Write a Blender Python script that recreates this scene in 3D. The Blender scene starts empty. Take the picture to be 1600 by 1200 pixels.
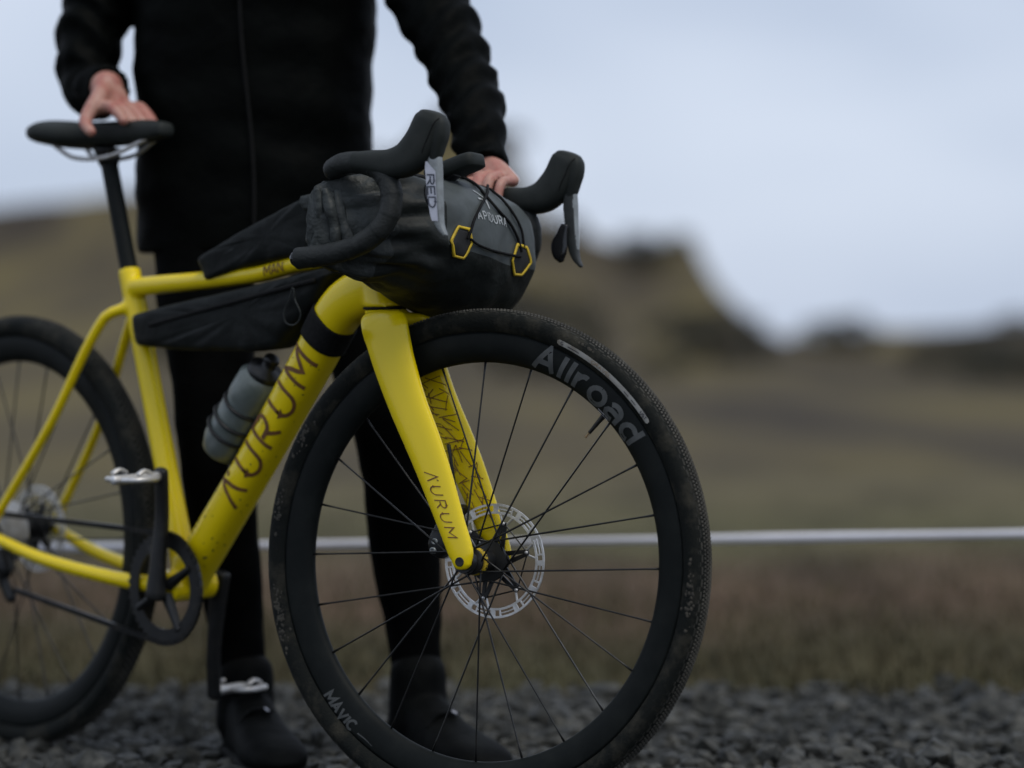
import bpy, bmesh, math, random
import numpy as np
from mathutils import Vector, Matrix, noise

random.seed(7)
rng = np.random.default_rng(7)
sc = bpy.context.scene
COL = sc.collection
R = math.radians

# ------------------------------------------------------------------ camera
F, CAMZ, DIST = 4536.0, 0.65, 4.0          # focal length in photo pixels, camera height, distance to the hub
cam_d = bpy.data.cameras.new('camera')
cam = bpy.data.objects.new('camera', cam_d)
COL.objects.link(cam)
cam.location = (0, -DIST, CAMZ)
cam.rotation_euler = (R(90), 0, 0)
cam_d.sensor_width = 36
cam_d.lens = F * 36 / 1600
cam_d.shift_y = -60 / 1600
cam_d.clip_end = 2000
cam_d.dof.use_dof = True
cam_d.dof.focus_distance = 3.98
cam_d.dof.aperture_fstop = 1.75
sc.camera = cam

# ------------------------------------------------------------------ sky, sun, exposure
SUN_EL, SUN_AZ = R(60), R(140)             # azimuth: compass angle from +Y, clockwise
world = bpy.data.worlds.new('World')
sc.world = world
world.use_nodes = True
wn, wl = world.node_tree.nodes, world.node_tree.links
wn.clear()
w_out = wn.new('ShaderNodeOutputWorld')
sky = wn.new('ShaderNodeTexSky')
sky.sky_type = 'NISHITA'
sky.sun_disc = False
sky.sun_elevation = SUN_EL
sky.sun_rotation = SUN_AZ
bg_a = wn.new('ShaderNodeBackground')
bg_a.inputs[1].default_value = 0.06
wl.new(sky.outputs[0], bg_a.inputs[0])
tc = wn.new('ShaderNodeTexCoord')
mp = wn.new('ShaderNodeMapping')
mp.inputs['Scale'].default_value = (1, 1, 2.2)
wl.new(tc.outputs['Generated'], mp.inputs[0])
nz = wn.new('ShaderNodeTexNoise')
nz.inputs['Scale'].default_value = 5.0
nz.inputs['Detail'].default_value = 2
wl.new(mp.outputs[0], nz.inputs[0])
rp = wn.new('ShaderNodeValToRGB')
rp.color_ramp.elements[0].position = 0.30
rp.color_ramp.elements[0].color = (0.51, 0.60, 0.77, 1)
rp.color_ramp.elements[1].position = 0.68
rp.color_ramp.elements[1].color = (0.73, 0.81, 0.96, 1)
wl.new(nz.outputs[0], rp.inputs[0])
bg_b = wn.new('ShaderNodeBackground')
bg_b.inputs[1].default_value = 1.0
wl.new(rp.outputs[0], bg_b.inputs[0])
mx = wn.new('ShaderNodeMixShader')
mx.inputs[0].default_value = 0.88
wl.new(bg_a.outputs[0], mx.inputs[1])
wl.new(bg_b.outputs[0], mx.inputs[2])
wl.new(mx.outputs[0], w_out.inputs[0])

sun_d = bpy.data.lights.new('sun', 'SUN')
sun_d.energy = 1.5
sun_d.angle = R(25)
sun_d.color = (1.0, 0.94, 0.84)
sun = bpy.data.objects.new('sun', sun_d)
COL.objects.link(sun)
sun.rotation_euler = (math.pi / 2 - SUN_EL, 0, math.pi - SUN_AZ)

sc.render.engine = 'CYCLES'
sc.cycles.use_denoising = True
sc.cycles.max_bounces = 6
sc.view_settings.view_transform = 'Standard'
sc.view_settings.look = 'None'
sc.view_settings.exposure = 0.0
sc.view_settings.gamma = 1.0

# ------------------------------------------------------------------ photo geometry
def nrm(v):
    v = np.asarray(v, float)
    return v / np.linalg.norm(v)

CAM = np.array([0, -DIST, CAMZ])
_th = R(29.5)
LA = nrm([math.sin(_th), math.cos(_th), -0.05])       # wheel axle, towards the far side
WF = np.array([math.cos(_th), -math.sin(_th), 0.0])   # wheel forward
UP = np.cross(LA, WF); UP = UP if UP[2] > 0 else -UP
HUB = np.array([(752 - 800) / F * DIST, 0, CAMZ - (877 - 540) / F * DIST])

def ray(px, py):
    return np.array([(px - 800) / F, 1.0, (540 - py) / F])
def at(px, py, Y):                                    # pixel -> point at world Y
    return CAM + ray(px, py) * (Y + DIST)
def W(s, l, t):                                       # wheel frame -> world
    return HUB + s * WF + l * LA + t * UP
def P(px, py, l):                                     # pixel -> (s, t) on the plane lateral = l
    r = ray(px, py)
    q = CAM + r * (((HUB + l * LA - CAM) @ LA) / (r @ LA)) - HUB
    return q @ WF, q @ UP
def PW(px, py, l):
    s, t = P(px, py, l)
    return W(s, l, t)
def pj(p):
    d = np.asarray(p) - CAM
    return np.array([800 + F * d[..., 0] / d[..., 1], 540 - F * d[..., 2] / d[..., 1]]).T

# steering axis and frame plane
_ha = R(18.5)
AX = nrm(-math.sin(_ha) * WF + math.cos(_ha) * UP)
AX0 = W(-0.0446, 0, -0.0149)
_fy = R(44)
GF = np.array([math.cos(_fy), -math.sin(_fy), 0.0])   # frame forward
NF = nrm(np.cross(AX, GF))                            # frame lateral, towards the far side
UF = np.cross(NF, GF); UF = UF if UF[2] > 0 else -UF
def PF(px, py, off=0.0):                              # pixel -> point on the frame plane (shifted by off along NF)
    r = ray(px, py)
    return CAM + r * (((AX0 + off * NF - CAM) @ NF) / (r @ NF))

# ------------------------------------------------------------------ materials
def mat(name, col, rough=0.5, metal=0.0, col2=None, scale=20.0, detail=4.0, lo=0.4, hi=0.65, bump=0.0, bscale=None,
        spec=0.5, coat=0.0, sheen=0.0, rough2=None, sub=0.0, stretch=None, bdist=0.002):
    m = bpy.data.materials.new(name)
    m.use_nodes = True
    nt = m.node_tree
    b = nt.nodes['Principled BSDF']
    b.inputs['Base Color'].default_value = (*col, 1)
    b.inputs['Roughness'].default_value = rough
    b.inputs['Metallic'].default_value = metal
    b.inputs['Specular IOR Level'].default_value = spec
    b.inputs['Coat Weight'].default_value = coat
    b.inputs['Coat Roughness'].default_value = 0.12
    b.inputs['Sheen Weight'].default_value = sheen
    if sub:
        b.inputs['Subsurface Weight'].default_value = sub
        b.inputs['Subsurface Radius'].default_value = (0.01, 0.004, 0.002)
        b.inputs['Subsurface Scale'].default_value = 0.6
    if col2 or bump or rough2 is not None:
        t = nt.nodes.new('ShaderNodeTexCoord')
        src = t.outputs['Object']
        if stretch:
            mpn = nt.nodes.new('ShaderNodeMapping')
            mpn.inputs['Scale'].default_value = stretch
            nt.links.new(src, mpn.inputs[0]); src = mpn.outputs[0]
        if col2 or rough2 is not None:
            n = nt.nodes.new('ShaderNodeTexNoise')
            n.inputs['Scale'].default_value = scale
            n.inputs['Detail'].default_value = detail
            n.inputs['Roughness'].default_value = 0.65
            nt.links.new(src, n.inputs[0])
            mr = nt.nodes.new('ShaderNodeMapRange')
            mr.inputs[1].default_value = lo; mr.inputs[2].default_value = hi
            nt.links.new(n.outputs[0], mr.inputs[0])
            if col2:
                mc = nt.nodes.new('ShaderNodeMix'); mc.data_type = 'RGBA'
                mc.inputs[6].default_value = (*col, 1); mc.inputs[7].default_value = (*col2, 1)
                nt.links.new(mr.outputs[0], mc.inputs[0])
                nt.links.new(mc.outputs[2], b.inputs['Base Color'])
            if rough2 is not None:
                r2 = nt.nodes.new('ShaderNodeMapRange')
                r2.inputs[3].default_value = rough; r2.inputs[4].default_value = rough2
                nt.links.new(mr.outputs[0], r2.inputs[0])
                nt.links.new(r2.outputs[0], b.inputs['Roughness'])
        if bump:
            n2 = nt.nodes.new('ShaderNodeTexNoise')
            n2.inputs['Scale'].default_value = bscale or scale * 4
            n2.inputs['Detail'].default_value = 5
            nt.links.new(src, n2.inputs[0])
            bp = nt.nodes.new('ShaderNodeBump')
            bp.inputs['Strength'].default_value = bump
            bp.inputs['Distance'].default_value = bdist
            nt.links.new(n2.outputs[0], bp.inputs['Height'])
            nt.links.new(bp.outputs[0], b.inputs['Normal'])
    return m

M = {}
M['yellow'] = mat('yellow_paint', (0.85, 0.635, 0.002), 0.38, col2=(0.68, 0.49, 0.004), scale=38, detail=8, lo=0.60, hi=0.9,
                  coat=0.55, rough2=0.5, spec=0.2)
M['print'] = mat('brown_print', (0.13, 0.05, 0.012), 0.6, col2=(0.20, 0.085, 0.02), scale=60)
M['rubber'] = mat('tyre_rubber', (0.0075, 0.0088, 0.0075), 0.8, col2=(0.062, 0.055, 0.040), scale=24, detail=11, lo=0.49, hi=0.86,
                  bump=0.5, bscale=320, spec=0.16)
M['tread'] = mat('tread_rubber', (0.060, 0.057, 0.049), 0.85, col2=(0.125, 0.117, 0.098), scale=26, detail=6, lo=0.40, hi=0.75, spec=0.2)
M['knob'] = mat('knob_rubber', (0.026, 0.026, 0.023), 0.85, col2=(0.085, 0.080, 0.066), scale=30, detail=8, lo=0.45, hi=0.8, spec=0.2)
M['carbon'] = mat('matt_carbon', (0.0055, 0.007, 0.0065), 0.5, col2=(0.014, 0.016, 0.0145), scale=26, detail=9, lo=0.45, hi=0.85,
                  rough2=0.62, spec=0.13)
M['greyprint'] = mat('grey_print', (0.080, 0.083, 0.080), 0.55, col2=(0.052, 0.055, 0.053), scale=50)
M['label'] = mat('white_label', (0.42, 0.40, 0.36), 0.6, col2=(0.23, 0.20, 0.16), scale=45, lo=0.45, hi=0.7)
M['tan'] = mat('tan_print', (0.33, 0.22, 0.11), 0.6, col2=(0.22, 0.14, 0.07), scale=80)
M['spoke'] = mat('black_steel', (0.02, 0.021, 0.022), 0.34, 0.6, col2=(0.035, 0.033, 0.03), scale=60)
M['blackmetal'] = mat('black_anodised', (0.012, 0.0125, 0.013), 0.40, 0.3, col2=(0.028, 0.026, 0.022), scale=55, lo=0.5, hi=0.75)
M['silver'] = mat('brushed_steel', (0.74, 0.73, 0.72), 0.42, 0.7, col2=(0.56, 0.54, 0.51), scale=70, rough2=0.5)
M['lever'] = mat('lever_alloy', (0.27, 0.29, 0.29), 0.38, 0.35, col2=(0.20, 0.21, 0.21), scale=60)
M['leverdark'] = mat('lever_dark', (0.028, 0.031, 0.030), 0.45, col2=(0.04, 0.043, 0.042), scale=60, spec=0.3)
M['badge'] = mat('badge_white', (0.52, 0.53, 0.60), 0.45, col2=(0.42, 0.43, 0.48), scale=70)
M['navy'] = mat('navy_print', (0.02, 0.025, 0.045), 0.5, col2=(0.03, 0.035, 0.05), scale=70)
M['hood'] = mat('hood_rubber', (0.014, 0.017, 0.015), 0.60, col2=(0.020, 0.023, 0.021), scale=40, bump=0.25, bscale=900, spec=0.25)
M['tape'] = mat('bar_tape', (0.011, 0.013, 0.012), 0.55, col2=(0.020, 0.022, 0.021), scale=45, bump=0.5, bscale=260, spec=0.28)
M['bagdark'] = mat('dark_bag_fabric', (0.010, 0.012, 0.0105), 0.55, col2=(0.016, 0.019, 0.017), scale=24, bump=0.6, bscale=20, bdist=0.010, spec=0.25)
M['baggrey'] = mat('grey_bag_fabric', (0.066, 0.076, 0.075), 0.5, col2=(0.048, 0.056, 0.055), scale=14, bump=0.3, bscale=16, bdist=0.008, spec=0.35)
M['roll'] = mat('roll_fabric', (0.034, 0.039, 0.037), 0.5, col2=(0.020, 0.023, 0.022), scale=24, bump=0.9, bscale=30, bdist=0.010, spec=0.3)
M['bagprint'] = mat('pale_bag_print', (0.42, 0.44, 0.45), 0.6, col2=(0.34, 0.36, 0.36), scale=120)
M['cord'] = mat('black_cord', (0.006, 0.006, 0.006), 0.75, col2=(0.011, 0.011, 0.011), scale=200, spec=0.15)
M['patch'] = mat('black_patch', (0.007, 0.0075, 0.007), 0.7, col2=(0.012, 0.012, 0.012), scale=60)
M['yellowtrim'] = mat('yellow_trim', (0.66, 0.46, 0.015), 0.6, col2=(0.5, 0.34, 0.02), scale=60)
M['framebag'] = mat('frame_bag_fabric', (0.006, 0.0075, 0.007), 0.6, col2=(0.010, 0.012, 0.0115), scale=18, bump=0.5, bscale=20, bdist=0.009, spec=0.18)
M['jacket'] = mat('black_jacket', (0.0010, 0.0014, 0.0012), 0.6, col2=(0.0018, 0.0024, 0.0020), scale=14, bump=0.45, bscale=24, bdist=0.010, spec=0.045)
M['trousers'] = mat('black_trousers', (0.0011, 0.0013, 0.0013), 0.8, col2=(0.0020, 0.0022, 0.0022), scale=14, bump=0.5, bscale=26, bdist=0.008, spec=0.03)
M['shoe'] = mat('black_shoe', (0.0018, 0.0022, 0.0022), 0.7, col2=(0.005, 0.0055, 0.005), scale=24, bump=0.4, bscale=40, bdist=0.004, spec=0.07)
M['sole'] = mat('shoe_sole', (0.004, 0.004, 0.004), 0.8, col2=(0.008, 0.008, 0.007), scale=30, spec=0.1)
M['skin'] = mat('skin', (0.44, 0.235, 0.18), 0.5, col2=(0.38, 0.13, 0.10), scale=46, detail=4, lo=0.42, hi=0.66, bump=0.5, bscale=110, sub=0.12)
M['hair'] = mat('hair', (0.03, 0.02, 0.012), 0.6, col2=(0.05, 0.03, 0.02), scale=80)
M['gloss'] = mat('gloss_black', (0.008, 0.008, 0.009), 0.16, col2=(0.012, 0.012, 0.013), scale=30)
M['bottle'] = mat('smoky_bottle', (0.14, 0.16, 0.15), 0.3, col2=(0.10, 0.12, 0.11), scale=30)
M['tapewhite'] = mat('white_tape', (0.74, 0.74, 0.80), 0.5, col2=(0.66, 0.66, 0.71), scale=6)
M['wood'] = mat('stake_wood', (0.22, 0.15, 0.09), 0.8, col2=(0.13, 0.09, 0.055), scale=18, stretch=(6, 6, 1))
M['flecks'] = mat('dark_mud', (0.16, 0.115, 0.02), 0.9, col2=(0.08, 0.06, 0.016), scale=90)
M['mud'] = mat('dried_mud', (0.062, 0.055, 0.042), 0.95, col2=(0.034, 0.031, 0.025), scale=70)

# ------------------------------------------------------------------ builders
def pin(child, parent):
    child.parent = parent
    w = parent.get('_w')
    if w is not None:
        child.matrix_parent_inverse = Matrix.Translation(-Vector(w))

def link(name, verts, faces, m, parent=None, smooth=True, mats=None, midx=None):
    me = bpy.data.meshes.new(name)
    me.from_pydata([tuple(float(c) for c in v) for v in verts], [], [tuple(int(i) for i in f) for f in faces])
    me.update()
    for x in (mats or [m]):
        me.materials.append(x)
    if midx is not None:
        me.polygons.foreach_set('material_index', np.asarray(midx, dtype=np.int32))
    if smooth:
        me.polygons.foreach_set('use_smooth', [True] * len(me.polygons))
    bm = bmesh.new(); bm.from_mesh(me)
    bmesh.ops.recalc_face_normals(bm, faces=bm.faces)
    bm.to_mesh(me); bm.free()
    o = bpy.data.objects.new(name, me)
    COL.objects.link(o)
    if parent is not None:
        pin(o, parent)
    return o

def empty(name, loc):
    o = bpy.data.objects.new(name, None)
    COL.objects.link(o)
    o.empty_display_size = 0.1
    o.location = Vector([float(c) for c in loc])
    o['_w'] = [float(c) for c in loc]
    return o

def tag(o, label, cat, group=None, kind=None):
    if label: o['label'] = label
    if cat: o['category'] = cat
    if group: o['group'] = group
    if kind: o['kind'] = kind
    return o

def edge_split(o, ang=40):
    md = o.modifiers.new('edges', 'EDGE_SPLIT'); md.split_angle = R(ang)
    return o

def spline(pts, n):
    """Catmull-Rom through pts (rows of any width), n samples, by chord length of the first three columns."""
    p = np.asarray(pts, float)
    if len(p) < 3:
        t = np.linspace(0, 1, n)[:, None]
        return p[0] * (1 - t) + p[-1] * t
    d = np.maximum(np.linalg.norm(np.diff(p[:, :3], axis=0), axis=1), 1e-6)
    k = np.concatenate([[0], np.cumsum(d)])
    m = np.zeros_like(p)
    m[1:-1] = (p[2:] - p[:-2]) / (k[2:] - k[:-2])[:, None]
    m[0] = (p[1] - p[0]) / d[0]; m[-1] = (p[-1] - p[-2]) / d[-1]
    x = np.linspace(0, k[-1], n)
    i = np.clip(np.searchsorted(k, x, side='right') - 1, 0, len(d) - 1)
    h = d[i][:, None]; t = ((x - k[i]) / d[i])[:, None]
    return ((2*t**3 - 3*t**2 + 1) * p[i] + (t**3 - 2*t**2 + t) * h * m[i]
            + (-2*t**3 + 3*t**2) * p[i+1] + (t**3 - t**2) * h * m[i+1])

class Loft:
    """Rings of superellipses: C centres, X / Y axes, half sizes, exponent."""
    def __init__(s, C, X, Y, hx, hy, p=2.0):
        s.C, s.X, s.Y = map(lambda a: np.asarray(a, float), (C, X, Y))
        n = len(s.C)
        s.hx = np.broadcast_to(np.asarray(hx, float), (n,)).copy()
        s.hy = np.broadcast_to(np.asarray(hy, float), (n,)).copy()
        s.p = np.broadcast_to(np.asarray(p, float), (n,)).copy()
    def pt(s, u, ang, lift=0.0):
        x = min(max(u, 0), 1) * (len(s.C) - 1); i = min(int(x), len(s.C) - 2); f = x - i
        L = lambda a: a[i] * (1 - f) + a[i + 1] * f
        c, q, e = math.cos(ang), math.sin(ang), 2 / L(s.p)
        a = math.copysign(abs(c) ** e, c) * L(s.hx); b = math.copysign(abs(q) ** e, q) * L(s.hy)
        X, Y = L(s.X), L(s.Y)
        nn = nrm(X * c * abs(c) ** 0.2 / max(L(s.hx), 1e-5) + Y * q * abs(q) ** 0.2 / max(L(s.hy), 1e-5))
        return L(s.C) + X * a + Y * b + nn * lift
    def rings(s, N=24):
        a = np.linspace(0, 2 * math.pi, N, endpoint=False)
        c, q = np.cos(a), np.sin(a)
        out = []
        for i in range(len(s.C)):
            e = 2 / s.p[i]
            x = np.sign(c) * np.abs(c) ** e * s.hx[i]; y = np.sign(q) * np.abs(q) ** e * s.hy[i]
            out.append(s.C[i] + x[:, None] * s.X[i] + y[:, None] * s.Y[i])
        return np.array(out)
    def mesh(s, N=24, rs=0.0, re=0.0):
        """rs / re: length of the rounding at start and end."""
        rg = s.rings(N)
        pre, post = [], []
        T0 = nrm(s.C[0] - s.C[1]); T1 = nrm(s.C[-1] - s.C[-2])
        for k in range(1, 5):
            a = k / 5 * math.pi / 2
            if rs: pre.insert(0, s.C[0] + (rg[0] - s.C[0]) * math.cos(a) + T0 * rs * math.sin(a))
            if re: post.append(s.C[-1] + (rg[-1] - s.C[-1]) * math.cos(a) + T1 * re * math.sin(a))
        rg = np.array(pre + list(rg) + post)
        return ring_mesh(rg, s.C[0] + T0 * rs, s.C[-1] + T1 * re)

def ring_mesh(rg, c0=None, c1=None):
    n, N = rg.shape[:2]
    v = list(rg.reshape(-1, 3)); f = []
    for i in range(n - 1):
        for j in range(N):
            k = (j + 1) % N
            f.append((i * N + j, i * N + k, (i + 1) * N + k, (i + 1) * N + j))
    if c0 is not None:
        v.append(c0); q = len(v) - 1
        f += [(q, (j + 1) % N, j) for j in range(N)]
    if c1 is not None:
        v.append(c1); q = len(v) - 1; b = (n - 1) * N
        f += [(q, b + j, b + (j + 1) % N) for j in range(N)]
    return v, f

def sweep(pts, hx, hy, ref, n=40, p=2.0):
    """Loft along a spline; X axis follows ref. hx, hy per control point or constant."""
    k = len(pts)
    cols = [np.broadcast_to(np.asarray(q, float), (k,)) for q in (hx, hy, p)]
    d = spline(np.column_stack([np.asarray(pts, float)] + cols), n)
    C = d[:, :3]; T = np.gradient(C, axis=0); T /= np.linalg.norm(T, axis=1)[:, None]
    ref = np.asarray(ref, float)
    ref = np.broadcast_to(ref, C.shape)
    X = ref - (ref * T).sum(1)[:, None] * T; X /= np.linalg.norm(X, axis=1)[:, None]
    return Loft(C, X, np.cross(T, X), d[:, 3], d[:, 4], d[:, 5])

def tube_vf(pts, r, n=None, N=10, rs=0.0, re=0.0):
    pts = np.asarray(pts, float)
    n = n or max(2, len(pts) * 6)
    k = len(pts)
    d = spline(np.column_stack([pts, np.broadcast_to(np.asarray(r, float), (k,))]), n)
    C = d[:, :3]; T = np.gradient(C, axis=0); T /= np.linalg.norm(T, axis=1)[:, None]
    x = np.cross(T[0], [0.13, 0.2, 0.97]); x = nrm(x)
    X = []
    for t in T:
        x = nrm(x - (x @ t) * t); X.append(x)
    X = np.array(X)
    return Loft(C, X, np.cross(T, X), d[:, 3], d[:, 3]).mesh(N, rs, re)

class MB:
    """Collects geometry of ONE part."""
    def __init__(s): s.v, s.f, s.m = [], [], []
    def add(s, vf, mi=0):
        b = len(s.v); s.v += list(vf[0]); s.f += [tuple(i + b for i in q) for q in vf[1]]; s.m += [mi] * len(vf[1])
        return s
    def box(s, c, ax, ay, az, h, mi=0):
        v = [c + ax * h[0] * i + ay * h[1] * j + az * h[2] * k for i in (-1, 1) for j in (-1, 1) for k in (-1, 1)]
        return s.add((v, [(0, 1, 3, 2), (4, 6, 7, 5), (0, 4, 5, 1), (2, 3, 7, 6), (0, 2, 6, 4), (1, 5, 7, 3)]), mi)
    def build(s, name, m, parent=None, smooth=True, mats=None):
        return link(name, s.v, s.f, m, parent, smooth, mats, s.m if mats else None)

def remesh(o, voxel, smooth=6, fac=0.5):
    md = o.modifiers.new('skin', 'REMESH'); md.mode = 'VOXEL'; md.voxel_size = voxel; md.use_smooth_shade = True
    if smooth:
        sm = o.modifiers.new('soften', 'SMOOTH'); sm.factor = fac; sm.iterations = smooth
    return o

def lathe_vf(prof, fn, N=128, close=True):
    """prof: list of (r, l); fn(r*cos, l, r*sin) -> world."""
    a = np.linspace(0, 2 * math.pi, N, endpoint=False)
    k = len(prof); v = []; f = []
    for x in a:
        for r, l in prof:
            v.append(fn(r * math.cos(x), l, r * math.sin(x)))
    for i in range(N):
        j = (i + 1) % N
        for q in range(k if close else k - 1):
            g = (q + 1) % k
            f.append((i * k + q, i * k + g, j * k + g, j * k + q))
    return v, f

# --- stroke lettering: polylines in a unit-height box, (width, strokes)
def arc(cx, cy, rx, ry, a0, a1, n=10):
    return [(cx + rx * math.cos(R(a)), cy + ry * math.sin(R(a))) for a in np.linspace(a0, a1, n)]
FONT = {
    'A': (0.80, [[(0, 0), (0.40, 1), (0.80, 0)], [(0.17, 0.34), (0.63, 0.34)]]),
    'V': (0.80, [[(0, 1), (0.40, 0), (0.80, 1)]]),
    '^': (0.80, [[(0, 0), (0.40, 1), (0.80, 0)], [(0.66, 0.86), (0.78, 0.98)]]),
    "'": (0.14, [[(0.02, 0.80), (0.12, 0.94)]]),
    'U': (0.78, [[(0, 1), (0, 0.40)] + arc(0.39, 0.40, 0.39, 0.40, 180, 360) + [(0.78, 1)]]),
    'R': (0.70, [[(0, 0), (0, 1), (0.40, 1)] + arc(0.40, 0.74, 0.27, 0.26, 90, -90) + [(0.10, 0.48)], [(0.34, 0.47), (0.70, 0)]]),
    'M': (0.92, [[(0, 0), (0, 1), (0.46, 0.36), (0.92, 1), (0.92, 0)]]),
    'N': (0.78, [[(0, 0), (0, 1), (0.78, 0), (0.78, 1)]]),
    'P': (0.64, [[(0, 0), (0, 1), (0.38, 1)] + arc(0.38, 0.73, 0.26, 0.27, 90, -90) + [(0.08, 0.46)]]),
    'I': (0.10, [[(0.05, 0), (0.05, 1)]]),
    'C': (0.76, [arc(0.42, 0.5, 0.42, 0.5, 48, 312, 16)]),
    'D': (0.72, [[(0, 0), (0, 1), (0.30, 1)] + arc(0.30, 0.5, 0.42, 0.5, 90, -90) + [(0.08, 0)]]),
    'E': (0.60, [[(0.60, 1), (0, 1), (0, 0), (0.60, 0)], [(0.08, 0.5), (0.50, 0.5)]]),
    'G': (0.76, [arc(0.42, 0.5, 0.42, 0.5, 48, 340, 16) + [(0.50, 0.40)]]),
    'L': (0.58, [[(0, 1), (0, 0), (0.58, 0)]]),
    'S': (0.60, [arc(0.30, 0.74, 0.28, 0.26, 40, 270, 9) + arc(0.30, 0.25, 0.30, 0.25, 80, -150, 9)]),
    'T': (0.66, [[(0, 1), (0.66, 1)], [(0.33, 0.92), (0.33, 0)]]),
    'O': (0.80, [arc(0.40, 0.5, 0.40, 0.5, 90, 449, 20)]),
    'l': (0.10, [[(0.05, 0), (0.05, 1.0)]]),
    'r': (0.42, [[(0, 0), (0, 0.72)], [(0.04, 0.42)] + arc(0.30, 0.36, 0.24, 0.34, 150, 70, 6)]),
    'o': (0.66, [arc(0.33, 0.36, 0.33, 0.36, 90, 449, 20)]),
    'a': (0.60, [arc(0.28, 0.46, 0.28, 0.26, 150, 0, 8) + [(0.56, 0)], [(0.50, 0.40)] + arc(0.24, 0.21, 0.25, 0.20, 80, 300, 8)]),
    'd': (0.62, [[(0.60, 1.0), (0.60, 0)], [(0.54, 0.64)] + arc(0.29, 0.36, 0.29, 0.34, 60, 300, 12)]),
    ' ': (0.40, []),
    '-': (0.5, [[(0, 0.45), (0.5, 0.45)]]),
}
def strip(poly, thick, step, closed=False):
    """Flat mitred ribbon along a polyline -> verts (x, y), quads."""
    p = [np.array(q, float) for q in poly]
    d = [p[0]]
    corner = [True]
    for a, b in zip(p[:-1], p[1:]):
        n = max(1, int(math.ceil(np.linalg.norm(b - a) / step)))
        d += [a + (b - a) * k / n for k in range(1, n + 1)]
    d = np.array(d)
    t = np.diff(d, axis=0); t /= np.maximum(np.linalg.norm(t, axis=1), 1e-9)[:, None]
    v = []
    for i in range(len(d)):
        a = t[max(i - 1, 0)]; b = t[min(i, len(t) - 1)]
        m = a + b; m = m / max(np.linalg.norm(m), 1e-6)
        nn = np.array([-m[1], m[0]]); k = max(0.35, nn @ np.array([-a[1], a[0]]))
        v += [d[i] + nn * thick / 2 / k, d[i] - nn * thick / 2 / k]
    f = [(2*i, 2*i+1, 2*i+3, 2*i+2) for i in range(len(d) - 1)]
    return v, f
def lettering(name, text, size, thick, gap, mapf, m, parent, slant=0.0, xs=1.0, step=0.15):
    mb = MB(); x = 0.0; kk = 0
    for ch in text:
        wd, strokes = FONT[ch]
        for s in strokes:
            v, f = strip([((q[0]) * xs, q[1]) for q in s], thick, step)
            kk += 1
            mb.add(([mapf((x + a + slant * b) * size, b * size, 0.00006 * (kk % 5)) for a, b in v], f))
        x += wd * xs + gap
    return mb.build(name, m, parent)
def text_width(text, size, gap, xs=1.0):
    return (sum(FONT[c][0] * xs + gap for c in text) - gap) * size

# ================================================================== THE SETTING
def ground_material():
    m = bpy.data.materials.new('field_ground'); m.use_nodes = True
    nt = m.node_tree; b = nt.nodes['Principled BSDF']
    b.inputs['Roughness'].default_value = 0.95; b.inputs['Specular IOR Level'].default_value = 0.1
    g = nt.nodes.new('ShaderNodeNewGeometry')
    sp = nt.nodes.new('ShaderNodeSeparateXYZ'); nt.links.new(g.outputs['Position'], sp.inputs[0])
    n = nt.nodes.new('ShaderNodeTexNoise'); n.inputs['Scale'].default_value = 0.55; n.inputs['Detail'].default_value = 5
    nt.links.new(g.outputs['Position'], n.inputs[0])
    ma = nt.nodes.new('ShaderNodeMath'); ma.operation = 'MULTIPLY_ADD'
    ma.inputs[1].default_value = 3.4; ma.inputs[2].default_value = -1.7
    nt.links.new(n.outputs[0], ma.inputs[0])
    ad = nt.nodes.new('ShaderNodeMath'); ad.operation = 'ADD'
    nt.links.new(sp.outputs[1], ad.inputs[0]); nt.links.new(ma.outputs[0], ad.inputs[1])
    mr = nt.nodes.new('ShaderNodeMapRange'); mr.inputs[1].default_value = 1.0; mr.inputs[2].default_value = 21.0
    nt.links.new(ad.outputs[0], mr.inputs[0])
    cr = nt.nodes.new('ShaderNodeValToRGB'); e = cr.color_ramp.elements
    e[0].position = 0.0; e[0].color = (0.085, 0.070, 0.042, 1)
    e[1].position = 1.0; e[1].color = (0.084, 0.069, 0.040, 1)
    for pos, c in ((0.035, (0.060, 0.056, 0.026)), (0.075, (0.060, 0.050, 0.026)), (0.115, (0.082, 0.052, 0.032)),
                   (0.18, (0.080, 0.056, 0.034)), (0.24, (0.078, 0.072, 0.034)), (0.40, (0.098, 0.082, 0.044))):
        x = e.new(pos); x.color = (*c, 1)
    nt.links.new(mr.outputs[0], cr.inputs[0])
    n2 = nt.nodes.new('ShaderNodeTexNoise'); n2.inputs['Scale'].default_value = 2.6; n2.inputs['Detail'].default_value = 6
    mp2 = nt.nodes.new('ShaderNodeMapping'); mp2.inputs['Scale'].default_value = (1.0, 0.3, 1.0)
    nt.links.new(g.outputs['Position'], mp2.inputs[0]); nt.links.new(mp2.outputs[0], n2.inputs[0])
    mr2 = nt.nodes.new('ShaderNodeMapRange'); mr2.inputs[1].default_value = 0.3; mr2.inputs[2].default_value = 0.7
    mr2.inputs[3].default_value = 0.6; mr2.inputs[4].default_value = 1.35
    nt.links.new(n2.outputs[0], mr2.inputs[0])
    mu = nt.nodes.new('ShaderNodeMix'); mu.data_type = 'RGBA'; mu.blend_type = 'MULTIPLY'; mu.inputs[0].default_value = 1
    nt.links.new(cr.outputs[0], mu.inputs[6]); nt.links.new(mr2.outputs[0], mu.inputs[7])
    nt.links.new(mu.outputs[2], b.inputs['Base Color'])
    return m
M['field'] = ground_material()
M['path'] = mat('path_grit', (0.014, 0.0145, 0.013), 0.9, col2=(0.030, 0.030, 0.026), scale=60, detail=8, bump=0.8, bscale=120, spec=0.2)

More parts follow.
